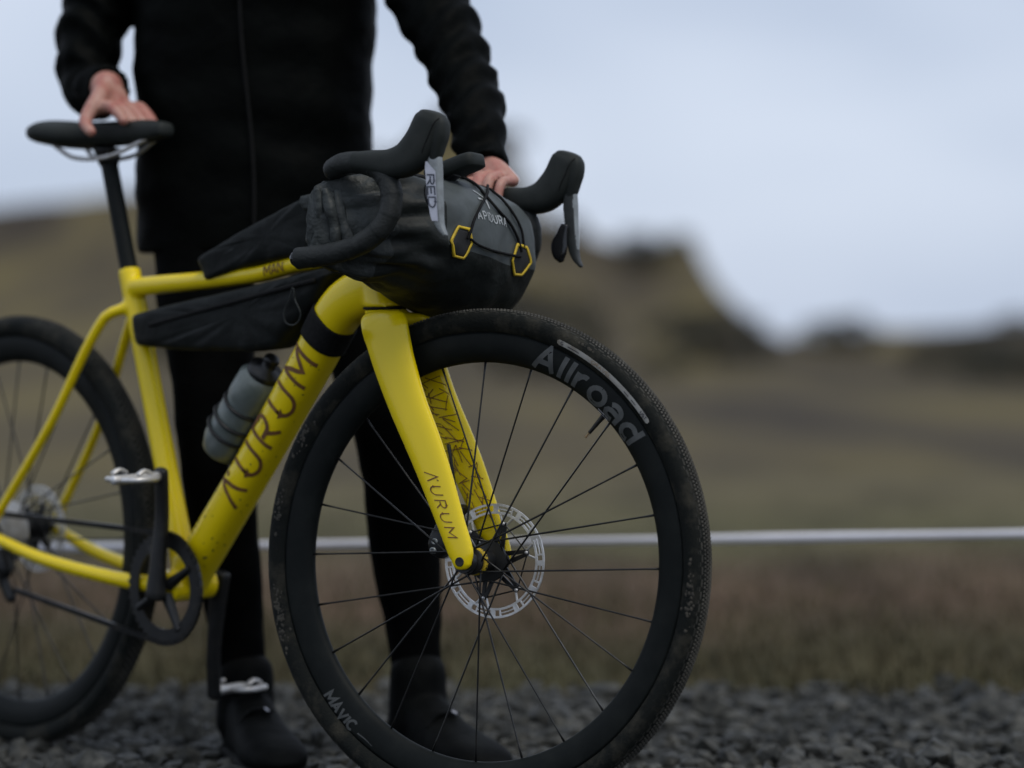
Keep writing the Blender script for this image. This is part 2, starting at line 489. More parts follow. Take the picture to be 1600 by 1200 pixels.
def hill_material():
    m = bpy.data.materials.new('moorland'); m.use_nodes = True
    nt = m.node_tree; b = nt.nodes['Principled BSDF']
    b.inputs['Roughness'].default_value = 0.95; b.inputs['Specular IOR Level'].default_value = 0.1
    g = nt.nodes.new('ShaderNodeNewGeometry')
    n = nt.nodes.new('ShaderNodeTexNoise'); n.inputs['Scale'].default_value = 0.42; n.inputs['Detail'].default_value = 4
    mpn = nt.nodes.new('ShaderNodeMapping'); mpn.inputs['Scale'].default_value = (1.15, 0.16, 1.0)   # drifts of heather run down the slope
    nt.links.new(g.outputs['Position'], mpn.inputs[0]); nt.links.new(mpn.outputs[0], n.inputs[0])
    cr = nt.nodes.new('ShaderNodeValToRGB'); e = cr.color_ramp.elements
    e[0].position = 0.36; e[0].color = (0.042, 0.034, 0.025, 1)
    e[1].position = 0.66; e[1].color = (0.122, 0.098, 0.042, 1)
    x = e.new(0.5); x.color = (0.078, 0.063, 0.037, 1)
    nt.links.new(n.outputs[0], cr.inputs[0])
    nt.links.new(cr.outputs[0], b.inputs['Base Color'])
    return m
M['moor'] = hill_material()
M['bush'] = mat('bush_leaf', (0.030, 0.030, 0.020), 0.8, col2=(0.055, 0.048, 0.026), scale=3)
M['stem'] = mat('bush_stem', (0.05, 0.038, 0.028), 0.9, col2=(0.03, 0.024, 0.018), scale=20)
M['drygrass'] = mat('dry_grass', (0.090, 0.074, 0.042), 0.85, col2=(0.050, 0.046, 0.022), scale=4.5, lo=0.38, hi=0.62, spec=0.2)
M['stone'] = mat('slate_stone', (0.022, 0.0225, 0.0195), 0.6, col2=(0.125, 0.121, 0.104), scale=30, detail=5, lo=0.44, hi=0.80, spec=0.25)

# field: one sheet to the horizon
gx = np.concatenate([np.linspace(-1500, -20, 8), np.linspace(-12, 12, 25), np.linspace(20, 1500, 8)])
gy = np.concatenate([np.linspace(-60, -2, 4), np.linspace(-1, 14, 31), np.linspace(20, 1800, 12)])
vv = [(x, y, -0.012) for y in gy for x in gx]
k = len(gx)
ff = [(j*k+i, j*k+i+1, (j+1)*k+i+1, (j+1)*k+i) for j in range(len(gy)-1) for i in range(k-1)]
tag(link('ground', vv, ff, M['field']), None, None, kind='structure')

# gravel path under the bicycle, with a ragged far edge
ex = np.linspace(-9, 9, 181)
edge = 1.40 + 0.05 * np.sin(ex * 5.1) + 0.04 * np.sin(ex * 13.7 + 1)
vv = [(x, -7, 0.0) for x in ex] + [(x, y, 0.0) for x, y in zip(ex, edge)]
ff = [(i, i + 1, 182 + i, 181 + i) for i in range(180)]
tag(link('path', vv, ff, M['path']), None, None, kind='structure')

def ico(sub):
    bm = bmesh.new(); bmesh.ops.create_icosphere(bm, subdivisions=sub, radius=1)
    v = np.array([x.co[:] for x in bm.verts]); f = np.array([[q.index for q in x.verts] for x in bm.faces]); bm.free()
    return v, f
def rot_rand(n):
    q = rng.normal(size=(n, 4)); q /= np.linalg.norm(q, axis=1)[:, None]
    w, x, y, z = q.T
    return np.array([[1-2*(y*y+z*z), 2*(x*y-z*w), 2*(x*z+y*w)], [2*(x*y+z*w), 1-2*(x*x+z*z), 2*(y*z-x*w)],
                     [2*(x*z-y*w), 2*(y*z+x*w), 1-2*(x*x+y*y)]]).transpose(2, 0, 1)
def scatter(name, tv, tf, pos, size, flat, m, smooth=False):
    n = len(pos)
    jit = 1 + rng.normal(0, 0.16, size=(n, len(tv), 1))
    sz = size[:, None] * np.column_stack([rng.uniform(0.75, 1.35, n), rng.uniform(0.6, 1.1, n), rng.uniform(*flat, n)])
    v = tv[None] * jit * sz[:, None]
    rr = rot_rand(n)
    tilt = rng.uniform(0, 2 * math.pi, n)
    rz = np.array([[np.cos(tilt), -np.sin(tilt), 0*tilt], [np.sin(tilt), np.cos(tilt), 0*tilt], [0*tilt, 0*tilt, 1+0*tilt]]).transpose(2, 0, 1)
    mixr = np.where((rng.random(n) < 0.35)[:, None, None], rr, rz)
    v = np.einsum('nij,nkj->nki', mixr, v) + pos[:, None]
    f = tf[None] + (np.arange(n) * len(tv))[:, None, None]
    me = bpy.data.meshes.new(name)
    v = v.reshape(-1, 3); f = f.reshape(-1, 3)
    me.vertices.add(len(v)); me.vertices.foreach_set('co', v.ravel().astype(np.float32))
    me.loops.add(f.size); me.loops.foreach_set('vertex_index', f.ravel().astype(np.int32))
    me.polygons.add(len(f)); me.polygons.foreach_set('loop_start', np.arange(len(f), dtype=np.int32) * 3)
    me.polygons.foreach_set('use_smooth', [smooth] * len(f))
    me.update(calc_edges=True); me.materials.append(m)
    o = bpy.data.objects.new(name, me); COL.objects.link(o)
    return o
n1 = 17000
sx = rng.uniform(-2.6, 2.6, n1); sy = rng.uniform(-0.7, 1.44, n1)
ss = np.exp(rng.normal(math.log(0.0105), 0.50, n1)); ss = np.clip(ss, 0.005, 0.040)
keep = ~((np.hypot(sx + 0.05, sy) < 0.05) & (ss > 0.01))
pos = np.column_stack([sx, sy, ss * 0.25])[keep]
v1, f1 = ico(1)
o = scatter('gravel', v1, f1, pos, ss[keep], (0.4, 0.75), M['stone'])
tag(o, 'loose dark grey slate gravel covering the path under the bicycle', 'gravel', kind='stuff')

# dry grass along the path and into the field
nb = 45000
by = 1.32 + rng.exponential(1.6, nb); by = np.where(by > 9, rng.uniform(1.35, 3, nb), by)
bx = rng.uniform(-1, 1, nb) * (2.4 + by * 0.55)
clump = np.array([noise.noise(Vector((x * 2.3, y * 2.3, 3.1))) for x, y in zip(bx, by)])
hh = np.clip(rng.normal(0.026, 0.012, nb) * (1 + 0.9 * clump), 0.008, 0.08)
ang = rng.uniform(0, 2 * math.pi, nb); lean = rng.uniform(0.1, 0.9, nb) * hh
wd = rng.uniform(0.0012, 0.003, nb)
c, s_ = np.cos(ang), np.sin(ang)
base = np.column_stack([bx, by, np.full(nb, -0.012)])
side = np.column_stack([-s_, c, 0 * c]) * wd[:, None]
mid = base + np.column_stack([c * lean * 0.35, s_ * lean * 0.35, hh * 0.62])
tip = base + np.column_stack([c * lean, s_ * lean, hh])
V = np.stack([base - side, base + side, mid + side * 0.8, mid - side * 0.8, tip], 1).reshape(-1, 3)
b5 = np.arange(nb) * 5
me = bpy.data.meshes.new('grass')
me.vertices.add(len(V)); me.vertices.foreach_set('co', V.ravel().astype(np.float32))
tri = np.stack([np.stack([b5, b5+1, b5+2], 1), np.stack([b5, b5+2, b5+3], 1), np.stack([b5+3, b5+2, b5+4], 1)], 1).reshape(-1, 3)
me.loops.add(tri.size); me.loops.foreach_set('vertex_index', tri.ravel().astype(np.int32))
me.polygons.add(len(tri)); me.polygons.foreach_set('loop_start', np.arange(len(tri), dtype=np.int32) * 3)
me.update(calc_edges=True); me.materials.append(M['drygrass'])
o = bpy.data.objects.new('grass', me); COL.objects.link(o)
tag(o, 'short dry tan and olive grass beyond the gravel path', 'grass', kind='stuff')

# hill behind, with the ridge line of the photograph at 90 m
RIDGE = np.array([(-3500, 440), (-1500, 400), (-300, 350), (0, 318), (200, 300), (420, 285), (580, 262), (626, 236), (664, 192), (700, 172),
                  (765, 182), (804, 236), (826, 288), (852, 330), (900, 356), (950, 374), (1000, 390), (1040, 376), (1066, 368), (1088, 386),
                  (1108, 426), (1136, 466), (1170, 506), (1205, 528), (1260, 532), (1400, 520), (1600, 505), (2200, 470), (3500, 440)], float)
def ridge_z(X):
    return np.interp(800 + X * F / 90, RIDGE[:, 0], (540 - RIDGE[:, 1]) * 90 / F + CAMZ)
def hill_z(X, Y):
    t = np.clip((Y - 10) / 76, 0, 1)
    rise = 0.10 * t + 0.90 * t ** 4.2
    back = np.clip((Y - 86) / 60, 0, 1)
    return ridge_z(X) * rise * (1 - 0.8 * back ** 1.5) - 0.02
hx_ = np.concatenate([np.linspace(-55, -9, 60), np.linspace(-8.8, 10, 120), np.linspace(10.2, 55, 60)])
hy_ = np.linspace(10, 150, 90)
vv = []
for y in hy_:
    zz = hill_z(hx_, y)
    for x, z in zip(hx_, zz):
        amp = min(1, max(0, (y - 14) / 30))
        vv.append((x, y, z + amp * 0.22 * noise.noise(Vector((x * 0.5, y * 0.35, 0))) + amp * 0.1 * noise.noise(Vector((x * 1.6, y * 1.2, 5)))))
k = len(hx_)
ff = [(j*k+i, j*k+i+1, (j+1)*k+i+1, (j+1)*k+i) for j in range(len(hy_)-1) for i in range(k-1)]
tag(link('hill', vv, ff, M['moor']), None, None, kind='structure')

def bush_mesh(seed):
    r = np.random.default_rng(seed)
    n = 900
    d = r.normal(size=(n, 3)); d /= np.linalg.norm(d, axis=1)[:, None]
    lob = np.array([1 + 0.35 * noise.noise(Vector(tuple(q * 2.1 + seed))) for q in d])
    p = d * (lob * r.uniform(0.55, 1.0, n) ** 0.6)[:, None] * np.array([1, 1, 0.75]) + np.array([0, 0, 0.62])
    p = p[p[:, 2] > 0.03]
    v, f = [], []
    for q in p:
        a = nrm(r.normal(size=3)); b = nrm(np.cross(a, r.normal(size=3))); s = r.uniform(0.05, 0.12)
        i = len(v); v += [q - a * s, q + b * s * 0.5, q + a * s, q - b * s * 0.5]; f.append((i, i+1, i+2, i+3))
    stems = MB()
    for _ in range(5):
        t = np.array([r.uniform(-.5, .5), r.uniform(-.5, .5), r.uniform(.5, 0.9)])
        stems.add(tube_vf([(0, 0, -0.15), t * 0.5 + [0, 0, .05], t], [0.05, 0.035, 0.012], 6, 5))
    return v, f, stems
protos = []
for sd in (1, 2, 3):
    v, f, st = bush_mesh(sd)
    me = bpy.data.meshes.new('crown'); me.from_pydata([tuple(q) for q in v], [], f); me.materials.append(M['bush'])
    m2 = bpy.data.meshes.new('stem'); m2.from_pydata([tuple(q) for q in st.v], [], st.f); m2.materials.append(M['stem'])
    protos.append((me, m2))
for i in range(34):
    y = random.uniform(34, 84)
    if i < 14:                                   # along the ridge
        y = random.uniform(82, 87); x = random.choice([random.uniform(-2.6, 0), random.uniform(1.2, 6.2), random.uniform(-9, -3)])
    else:
        x = random.uniform(-0.19, 0.19) * (y + 4)
    me, m2 = protos[i % 3]
    s = random.uniform(0.35, 0.85) if i < 14 else random.uniform(0.4, 1.0)
    root = empty('bush', (x, y, float(hill_z(np.array([x]), y)[0]) - 0.05))
    if i < 14: tag(root, 'dark bush standing on the ridge of the hill against the sky', 'bush', 'bushes along the ridge')
    else: tag(root, 'dark low bush growing on the brown slope below the ridge', 'bush', 'bushes on the slope')
    del root['_w']
    root.scale = (s, s, s * random.uniform(0.6, 0.95)); root.rotation_euler.z = random.uniform(0, 6)
    for nm, mm in (('crown', me), ('stem', m2)):
        c_ = bpy.data.objects.new(nm, mm); COL.objects.link(c_); c_.parent = root

# barrier tape strung low across the field, on two stakes beyond the frame
TY = 1.2
tl, tr = at(-700, 861, TY), at(2300, 819, TY)
mb = MB(); n = 120; v = []
for i in range(n + 1):
    q = i / n; p = tl * (1 - q) + tr * q; p[2] -= 0.05 * q * (1 - q) * 0.6
    tw = 0.35 * math.sin(q * 9) + 0.2 * math.sin(q * 23)
    hw = 0.0076 + 0.0009 * math.sin(q * 31)
    for sgn, dz in ((-1, 1), (1, 1), (1, -1), (-1, -1)):
        v.append(p + np.array([0, sgn * 0.0006 + math.sin(tw) * hw * dz, math.cos(tw) * hw * dz]))
f = [(4*i+a, 4*i+(a+1) % 4, 4*i+4+(a+1) % 4, 4*i+4+a) for i in range(n) for a in range(4)]
o = link('barrier_tape', v, f + [(0, 1, 2, 3), (4*n, 4*n+1, 4*n+2, 4*n+3)], M['tapewhite'])
tag(o, 'white barrier tape stretched low behind the person and the front wheel', 'tape')
for e_, lab in ((tl, 'wooden stake holding the end of the white tape behind the saddle side'),
                (tr, 'wooden stake holding the end of the white tape beyond the front wheel')):
    mb = MB().add(Loft([np.array([e_[0], e_[1] + 0.02, z]) for z in (-0.05, 0.5, 0.56)], [[1, 0, 0]] * 3, [[0, 1, 0]] * 3,
                       [0.016, 0.016, 0.011], [0.016, 0.016, 0.011], 6).mesh(16))
    tag(edge_split(mb.build('wooden_stake', M['wood'])), lab, 'stake')

# ================================================================== THE BICYCLE
bike = empty('bicycle', (HUB[0], HUB[1], 0))
tag(bike, 'yellow gravel bicycle with black deep rim wheels and drop handlebar', 'bicycle')

def rim_l(r):                                   # half width of the rim side at radius r
    return float(np.interp(r, [0.2748, 0.2765, 0.281, 0.288, 0.297, 0.306, 0.312, 0.317],
                           [0.003, 0.0062, 0.0098, 0.0126, 0.0143, 0.0147, 0.0142, 0.0135]))
def tyre_l(r):
    return float(np.interp(r, [0.3155, 0.318, 0.322, 0.327, 0.333, 0.338, 0.342, 0.3455, 0.3475],
                           [0.0128, 0.0155, 0.0182, 0.0202, 0.0208, 0.0196, 0.0165, 0.0108, 0.0]))
def make_wheel(fn, front):
    """fn(s, l, t): wheel frame -> world; l < 0 is the side without the rotor."""
    nm = 'front_wheel' if front else 'rear_wheel'
    rs = [0.2748, 0.2765, 0.281, 0.288, 0.297, 0.306, 0.312, 0.317]
    prof = [(r, -rim_l(r)) for r in rs] + [(0.3135, -0.0115), (0.3135, 0.0115)] + [(r, rim_l(r)) for r in rs[::-1]] + [(0.2742, 0)]
    wh = link(nm, *lathe_vf(prof, fn, 200), M['carbon'], bike)
    rs = [0.3155, 0.318, 0.322, 0.327, 0.333, 0.338, 0.342, 0.3455]
    prof = [(r, -tyre_l(r)) for r in rs] + [(0.3475, 0)] + [(r, tyre_l(r)) for r in rs[::-1]]
    link('tyre', *lathe_vf(prof, fn, 220), M['rubber'], wh)
    # tread blocks
    mb = MB()
    def block(phi, arcpos, hl, hw, ht):
        # arcpos: signed fraction across the crown, -1..1
        a = arcpos * R(62)
        r0, tube = 0.3272, 0.0204
        r = r0 + tube * math.cos(a); l = tube * 1.02 * math.sin(a)
        T = np.array([-math.sin(phi), 0, math.cos(phi)])
        N = np.array([math.cos(phi) * math.cos(a), math.sin(a), math.sin(phi) * math.cos(a)])
        B = np.cross(N, T)
        c = np.array([r * math.cos(phi), l, r * math.sin(phi)])
        v = []
        for k_, sh in ((-1, 1.0), (1, 0.78)):
            for i, j in ((-1, -1), (1, -1), (1, 1), (-1, 1)):
                q = c + T * hl * i * sh + B * hw * j * sh + N * ht * k_
                v.append(fn(*q))
        mb.add((v, [(4, 5, 6, 7), (0, 1, 5, 4), (1, 2, 6, 5), (2, 3, 7, 6), (3, 0, 4, 7)]), 0 if abs(arcpos) < 0.5 else 1)
    nr = 400 if front else 200
    for i in range(nr):
        for j, ap in enumerate((-0.42, -0.21, 0, 0.21, 0.42)):
            block(2 * math.pi * (i + 0.5 * (j % 2)) / nr, ap, 0.0018, 0.0015, 0.0016)
    ns = 132
    for i in range(ns):
        for sg in (-1, 1):
            block(2 * math.pi * i / ns, sg * 0.62, 0.0062, 0.0013, 0.0014)
            block(2 * math.pi * (i + 0.5) / ns, sg * 0.78, 0.0034, 0.0024, 0.0014)
    tr_ = mb.build('tread', None, wh, smooth=False, mats=[M['tread'], M['knob']]); tr_['kind'] = 'stuff'
    # hub
    hub_prof = [(0.0, -0.0495), (0.0155, -0.0495), (0.0165, -0.046), (0.0165, -0.040), (0.0125, -0.038), (0.0130, -0.031), (0.0180, -0.029),
                (0.0182, -0.0245), (0.0155, -0.022), (0.0145, -0.010), (0.0140, 0.008), (0.0150, 0.0160), (0.0285, 0.0185), (0.0290, 0.0220),
                (0.0200, 0.0245), (0.0190, 0.039), (0.0170, 0.042), (0.0170, 0.0495), (0.0, 0.0495)]
    h = link('hub', *lathe_vf(hub_prof, fn, 40, False), M['blackmetal'], wh)
    edge_split(h, 50)
    if front:
        link('hub_ring', *lathe_vf([(0.0150, -0.0195), (0.0192, -0.0190), (0.0192, -0.0135), (0.0150, -0.0130)], fn, 40, False), M['yellowtrim'], wh)
        mb = MB()
        for i in range(14):
            a = 2 * math.pi * i / 14
            for da, wd in ((0.0, .06), (0.17, .03)):
                v = [fn(0.01935 * math.cos(a + da + x), l, 0.01935 * math.sin(a + da + x)) for x in (-wd, wd) for l in (-0.0177, -0.0142)]
                mb.add((v, [(0, 1, 3, 2)]))
        mb.build('ring_print', M['patch'], wh)
    # spokes
    for i in range(24):
        a = R(90 - 15 * i)
        near = i % 2 == 0
        sgn = 1 if (i // 2) % 2 == 0 else -1
        if near: r0, l0 = 0.0162, -0.0268
        else: r0, l0 = 0.0270, 0.0208
        b_ = a + sgn * R(72 if not near else 58)
        p0 = np.array([r0 * math.cos(b_), l0 + (0.0016 if sgn > 0 else -0.0016), r0 * math.sin(b_)])
        p1 = np.array([0.2762 * math.cos(a), 0.0015 * (-1 if near else 1), 0.2762 * math.sin(a)])
        d = p1 - p0
        pts = [fn(*(p0 + d * q)) for q in (0, 0.3, 0.6, 0.93, 0.945, 1.0)]
        vf = tube_vf(pts, [0.0014, 0.0014, 0.0013, 0.0013, 0.0018, 0.0019], 14, 6)
        link('spoke', *vf, M['spoke'], wh)
    # disc rotor: silver brake track with slots, black spider
    L0 = 0.0365
    RO = 0.0795 if front else 0.0705
    mb = MB()
    def ring(r1, r2, th, a0=0, a1=2 * math.pi, N=120):
        v = []; f = []
        full = abs(a1 - a0 - 2 * math.pi) < 1e-6
        n_ = N if full else N + 1
        for i in range(n_):
            x = a0 + (a1 - a0) * i / N
            for r, l in ((r1, -th), (r2, -th), (r2, th), (r1, th)):
                v.append(fn(r * math.cos(x), L0 + l, r * math.sin(x)))
        for i in range(N):
            j = (i + 1) % n_
            for q in range(4):
                f.append((4*i+q, 4*i+(q+1) % 4, 4*j+(q+1) % 4, 4*j+q))
        if not full: f += [(0, 1, 2, 3), (4*N, 4*N+1, 4*N+2, 4*N+3)]
        mb.add((v, f))
    ring(RO - 0.0030, RO, 0.0009); ring(RO - 0.0140, RO - 0.0110, 0.00088)
    for i in range(12):
        a = 2 * math.pi * i / 12
        ring(RO - 0.012, RO - 0.003, 0.00085, a - 0.055, a + 0.045, 6)
        ring(RO - 0.012, RO - 0.003, 0.00084, a + 0.14, a + 0.17, 4)
        ring(RO - 0.0076, RO - 0.0064, 0.00083, a + 0.16, a + 0.48, 10)
    for i in range(6):                                   # tabs into the spider
        a = 2 * math.pi * i / 6 + 0.25
        p = lambda r, x: np.array([r * math.cos(x), 0, r * math.sin(x)])
        for da in (-0.10, 0.10):
            A_, B_ = p(RO - 0.014, a + da * 1.6), p(RO - 0.027, a + da * 0.5)
            vf = tube_vf([fn(q[0], L0, q[2]) for q in (A_, (A_ + B_) / 2, B_)], 0.0017, 4, 6)
            mb.add(vf)
    ro = edge_split(mb.build('disc_rotor', M['silver'], wh), 30)
    mb = MB()
    prof = lathe_vf([(0.0165, L0 - 0.0016), (0.0225, L0 - 0.0016), (0.0225, L0 + 0.0012), (0.0165, L0 + 0.0012)], fn, 36)
    mb.add(prof)
    tips = []
    for i in range(6):
        a = 2 * math.pi * i / 6 + 0.25
        t = (RO - 0.0255)
        tips.append(a)
        P2 = lambda rr_, x: np.array([rr_ * math.cos(x), rr_ * math.sin(x)])
        tipc = P2(t, a); tn = np.array([-math.sin(a), math.cos(a)])
        for b0, b1 in ((-0.55, -0.16), (0.12, 0.50)):
            q = [P2(0.0205, a + b0), P2(0.0205, a + b1), tipc + tn * 0.0038 * (1 if b0 > 0 else 0.2) + P2(0.002, a), tipc + tn * 0.0038 * (-0.2 if b0 > 0 else -1) + P2(0.002, a)]
            q = [q[0], q[1], q[2], q[3]]
            v = [fn(x[0], L0 + l_, x[1]) for l_ in (-0.0019, 0.0009) for x in q]
            mb.add((v, [(0, 1, 2, 3), (7, 6, 5, 4), (0, 4, 5, 1), (1, 5, 6, 2), (2, 6, 7, 3), (3, 7, 4, 0)]))
    for i in range(6):
        a, b_ = tips[i], tips[(i + 1) % 6]
        t = RO - 0.0255
        mb.add(tube_vf([fn(t * math.cos(a), L0 - 0.0004, t * math.sin(a)), fn(t * math.cos(b_), L0 - 0.0004, t * math.sin(b_))], 0.0011, 3, 6))
    edge_split(mb.build('rotor_spider', M['blackmetal'], wh), 35)
    for a in tips:
        t = RO - 0.0255
        link('rivet', *lathe_vf([(0.0, L0 - 0.0052), (0.0022, L0 - 0.005), (0.0027, L0 - 0.0035)],
             lambda x, l, z, a=a, t=t: fn(x + t * math.cos(a), l, z + t * math.sin(a)), 12, False), M['silver'], wh)
    # valve
    va = R(47.6) if front else R(200)
    pv = [fn(r * math.cos(va), 0, r * math.sin(va)) for r in (0.277, 0.262, 0.2545, 0.2535, 0.243)]
    link('valve', *tube_vf(pv, [0.0042, 0.0032, 0.003, 0.0028, 0.0026], 20, 10), M['blackmetal'], wh)
    link('valve_tip', *tube_vf([fn(r * math.cos(va), 0, r * math.sin(va)) for r in (0.2435, 0.238, 0.2345)], [0.0016, 0.0014, 0.0018], 8, 8), M['tan'], wh)
    return wh

fw = make_wheel(W, True)

# --- print on the front wheel
def rim_map(phi0, r0, cw=True):
    """x runs along the rim (clockwise in view, letters up = outward) or counter-clockwise (up = inward)."""
    def f(x, y, z):
        r = r0 + y if cw else r0 - y
        ph = phi0 - x / r0 if cw else phi0 + x / r0
        return W(r * math.cos(ph), -rim_l(r) - 0.0005 - z, r * math.sin(ph))
    return f
lettering('wheel_lettering', 'Allroad', 0.0315, 0.225, 0.31, rim_map(R(73.4), 0.2803), M['greyprint'], fw, slant=0.12, xs=1.20)
lettering('wheel_lettering', 'MAVIC', 0.0150, 0.26, 0.24, rim_map(R(219.3), 0.3135, False), M['greyprint'], fw, slant=0.18)
v = []
for i in range(25):
    q = i / 24; ph = R(233.2 + 5.5 * q)
    hw = 0.0011 * (1 - q * 0.6); rr_ = 0.3085 - 0.0015 * math.sin(q * 3.1)
    for s in (-1, 1):
        v.append(W((rr_ + s * hw) * math.cos(ph), -rim_l(rr_) - 0.0005, (rr_ + s * hw) * math.sin(ph)))
link('wheel_lettering', v, [(2*i, 2*i+1, 2*i+3, 2*i+2) for i in range(24)], M['greyprint'], fw)
# white sidewall label
v = []
NL = 60
for i in range(NL + 1):
    q = i / NL; ph = R(68.0 - 31.6 * q)
    e_ = min(q, 1 - q) * NL
    hw = 0.0036 * (1 if e_ >= 1 else (0.55 if e_ < 0.5 else 0.9))
    for s in (-1, 0, 1):
        r = 0.3262 + s * hw
        v.append(W(r * math.cos(ph), -tyre_l(r) - 0.0006, r * math.sin(ph)))
link('tyre_label', v, [(3*i+a, 3*i+a+1, 3*i+a+4, 3*i+a+3) for i in range(NL) for a in (0, 1)], M['label'], fw)
def lab_map(phi0):
    def f(x, y, z):
        r = 0.3239 + y
        return W(r * math.cos(phi0 - x / 0.326), -tyre_l(r) - 0.0010 - z, r * math.sin(phi0 - x / 0.326))
    return f
lettering('label_print', 'G', 0.0046, 0.2, 0.2, lab_map(R(66.9)), M['navy'], fw)
for i, a in enumerate((64.8, 46.2, 43.4)):
    lettering('label_print', '-' * (8 if i == 0 else 4), 0.0040, 0.32, 0.12, lab_map(R(a)), M['navy'], fw)
lettering('label_print', 'GRAVEL', 0.0046, 0.16, 0.3, lab_map(R(57.4)), M['tan'], fw, xs=1.5)
lettering('label_print', 'UST', 0.0046, 0.22, 0.3, lab_map(R(39.6)), M['navy'], fw)
# silver sticker at the valve and mud on the sidewall
v = []
for i in range(7):
    ph = R(49.6 - 4.2 * i / 6)
    for r in (0.2750, 0.2795):
        v.append(W(r * math.cos(ph), -rim_l(r) - 0.0006, r * math.sin(ph)))
link('rim_sticker', v, [(2*i, 2*i+1, 2*i+3, 2*i+2) for i in range(6)], M['badge'], fw)
mb = MB()
for cx, r0, nn in ((R(-3), 0.331, 26), (R(-8), 0.333, 20), (R(193), 0.329, 40), (R(199), 0.331, 30), (R(170), 0.331, 20), (R(60), 0.337, 10), (R(150), 0.331, 30)):
    for _ in range(nn):
        ph = cx + random.gauss(0, 0.055); r = min(0.338, max(0.320, r0 + random.gauss(0, 0.0035))); s = random.uniform(0.0008, 0.0032)
        c_ = np.array([r * math.cos(ph), -tyre_l(r), r * math.sin(ph)])
        vv = [W(*(c_ + np.array([s * math.cos(k) * random.uniform(.6, 1.3), 0, s * math.sin(k) * random.uniform(.6, 1.3)]))) for k in np.linspace(0, 5.2, 6)]
        vv.append(W(*(c_ + np.array([0, -s * 0.5, 0]))))
        mb.add((vv, [(6, i, (i + 1) % 6) for i in range(6)]))
mb.build('mud_splash', M['mud'], fw)['kind'] = 'stuff'

# --- fork: one U-shaped loft from dropout to dropout
LEG = [  # pixel y, left x, right x of the near leg's outline, lateral centre, lateral half thickness
    (880, 704, 733, -0.0525, 0.0065), (866, 698, 736, -0.0525, 0.0068), (820, 680.5, 722.5, -0.0515, 0.0075), (745, 651, 701, -0.0490, 0.0085),
    (690, 628, 682, -0.0470, 0.0095), (630, 602, 659, -0.0445, 0.0105), (570, 579, 641, -0.0415, 0.0118), (530, 566, 632, -0.0395, 0.0128),
    (512, 560, 628, -0.0385, 0.0134)]
secs = []
for py, xl, xr, lc, th in LEG:
    lf = lc - th
    s0, t0 = P(xl, py, lf); s1, t1 = P(xr, py, lf)
    secs.append(((s0 + s1) / 2, lc, (t0 + t1) / 2, (s1 - s0) / 2, th))
ac = lambda t: -0.0446 - 0.3346 * (t + 0.0149)      # s of the steering axis at height t
secs += [(-0.1490, -0.0345, 0.3290, 0.0315, 0.0134), (-0.1550, -0.0220, 0.3345, 0.0315, 0.0120), (-0.1570, 0.0, 0.3360, 0.0310, 0.0115)]
secs = secs + [(s, -l, t, a, b) for s, l, t, a, b in secs[-2::-1]]
S5 = spline(np.array([(s, l, t, a, b) for s, l, t, a, b in secs]), 150)
C = np.array([W(*q[:3]) for q in S5])
T = np.gradient(C, axis=0); T /= np.linalg.norm(T, axis=1)[:, None]
X = np.array([WF - (WF @ t) * t for t in T]); X /= np.linalg.norm(X, axis=1)[:, None]
fork_loft = Loft(C, X, np.cross(T, X), S5[:, 3], S5[:, 4], 2.6)
mb = MB().add(fork_loft.mesh(36, 0.010, 0.010))
# crown stub up to the head tube
mb.add(Loft([AX0 + k * AX for k in (0.362, 0.374, 0.3840)], [GF] * 3, [np.cross(AX, GF)] * 3, [0.031, 0.0315, 0.031], [0.031, 0.0315, 0.031]).mesh(36))
fork = mb.build('fork', M['yellow'], bike)
link('headset', *Loft([AX0 + k * AX for k in (0.3835, 0.3840, 0.3870, 0.3876)], [GF] * 4, [np.cross(AX, GF)] * 4, [0.029, 0.0322, 0.0322, 0.029], [0.029, 0.0322, 0.0322, 0.029]).mesh(40), M['cord'], fork)
md = fork.modifiers.new('skin', 'REMESH'); md.mode = 'VOXEL'; md.voxel_size = 0.0022; md.use_smooth_shade = True
sm = fork.modifiers.new('soften', 'SMOOTH'); sm.factor = 0.5; sm.iterations = 5
# axle hole seen on the near dropout
link('axle_end', *lathe_vf([(0.0, -0.0597), (0.0052, -0.0597), (0.0064, -0.0601), (0.0066, -0.0580)], W, 24, False), M['patch'], fork)
def leg_at(py, fx, side=-1):
    """point on the outer (side -1: near) face of the near leg, fx -1..1 across"""
    u = np.interp(-py, [-q[0] for q in LEG], np.arange(len(LEG)))
    i = min(int(u), len(LEG) - 2); f = u - i
    a, b = secs[i], secs[i + 1]
    s, l, t, hw, th = [x * (1 - f) + y * f for x, y in zip(a, b)]
    e = (1 - abs(fx) ** 2.6) ** (1 / 2.6)
    return s + fx * hw, l, t, th * e
def fork_map(py0, dy, fx0):
    # x runs down the leg, letters' tops towards the front
    def f(x, y, z):
        py = py0 + x / dy
        q = leg_at(py, 0)
        hw = [0.02]
        s, l, t, th = leg_at(py, fx0 + y / 0.0205)
        return W(s, l - th - 0.0006 - z, t)
    return f
lettering('fork_lettering', "^URUM", 0.0150, 0.10, 0.50, fork_map(738, 0.00088, -0.42), M['print'], fork)
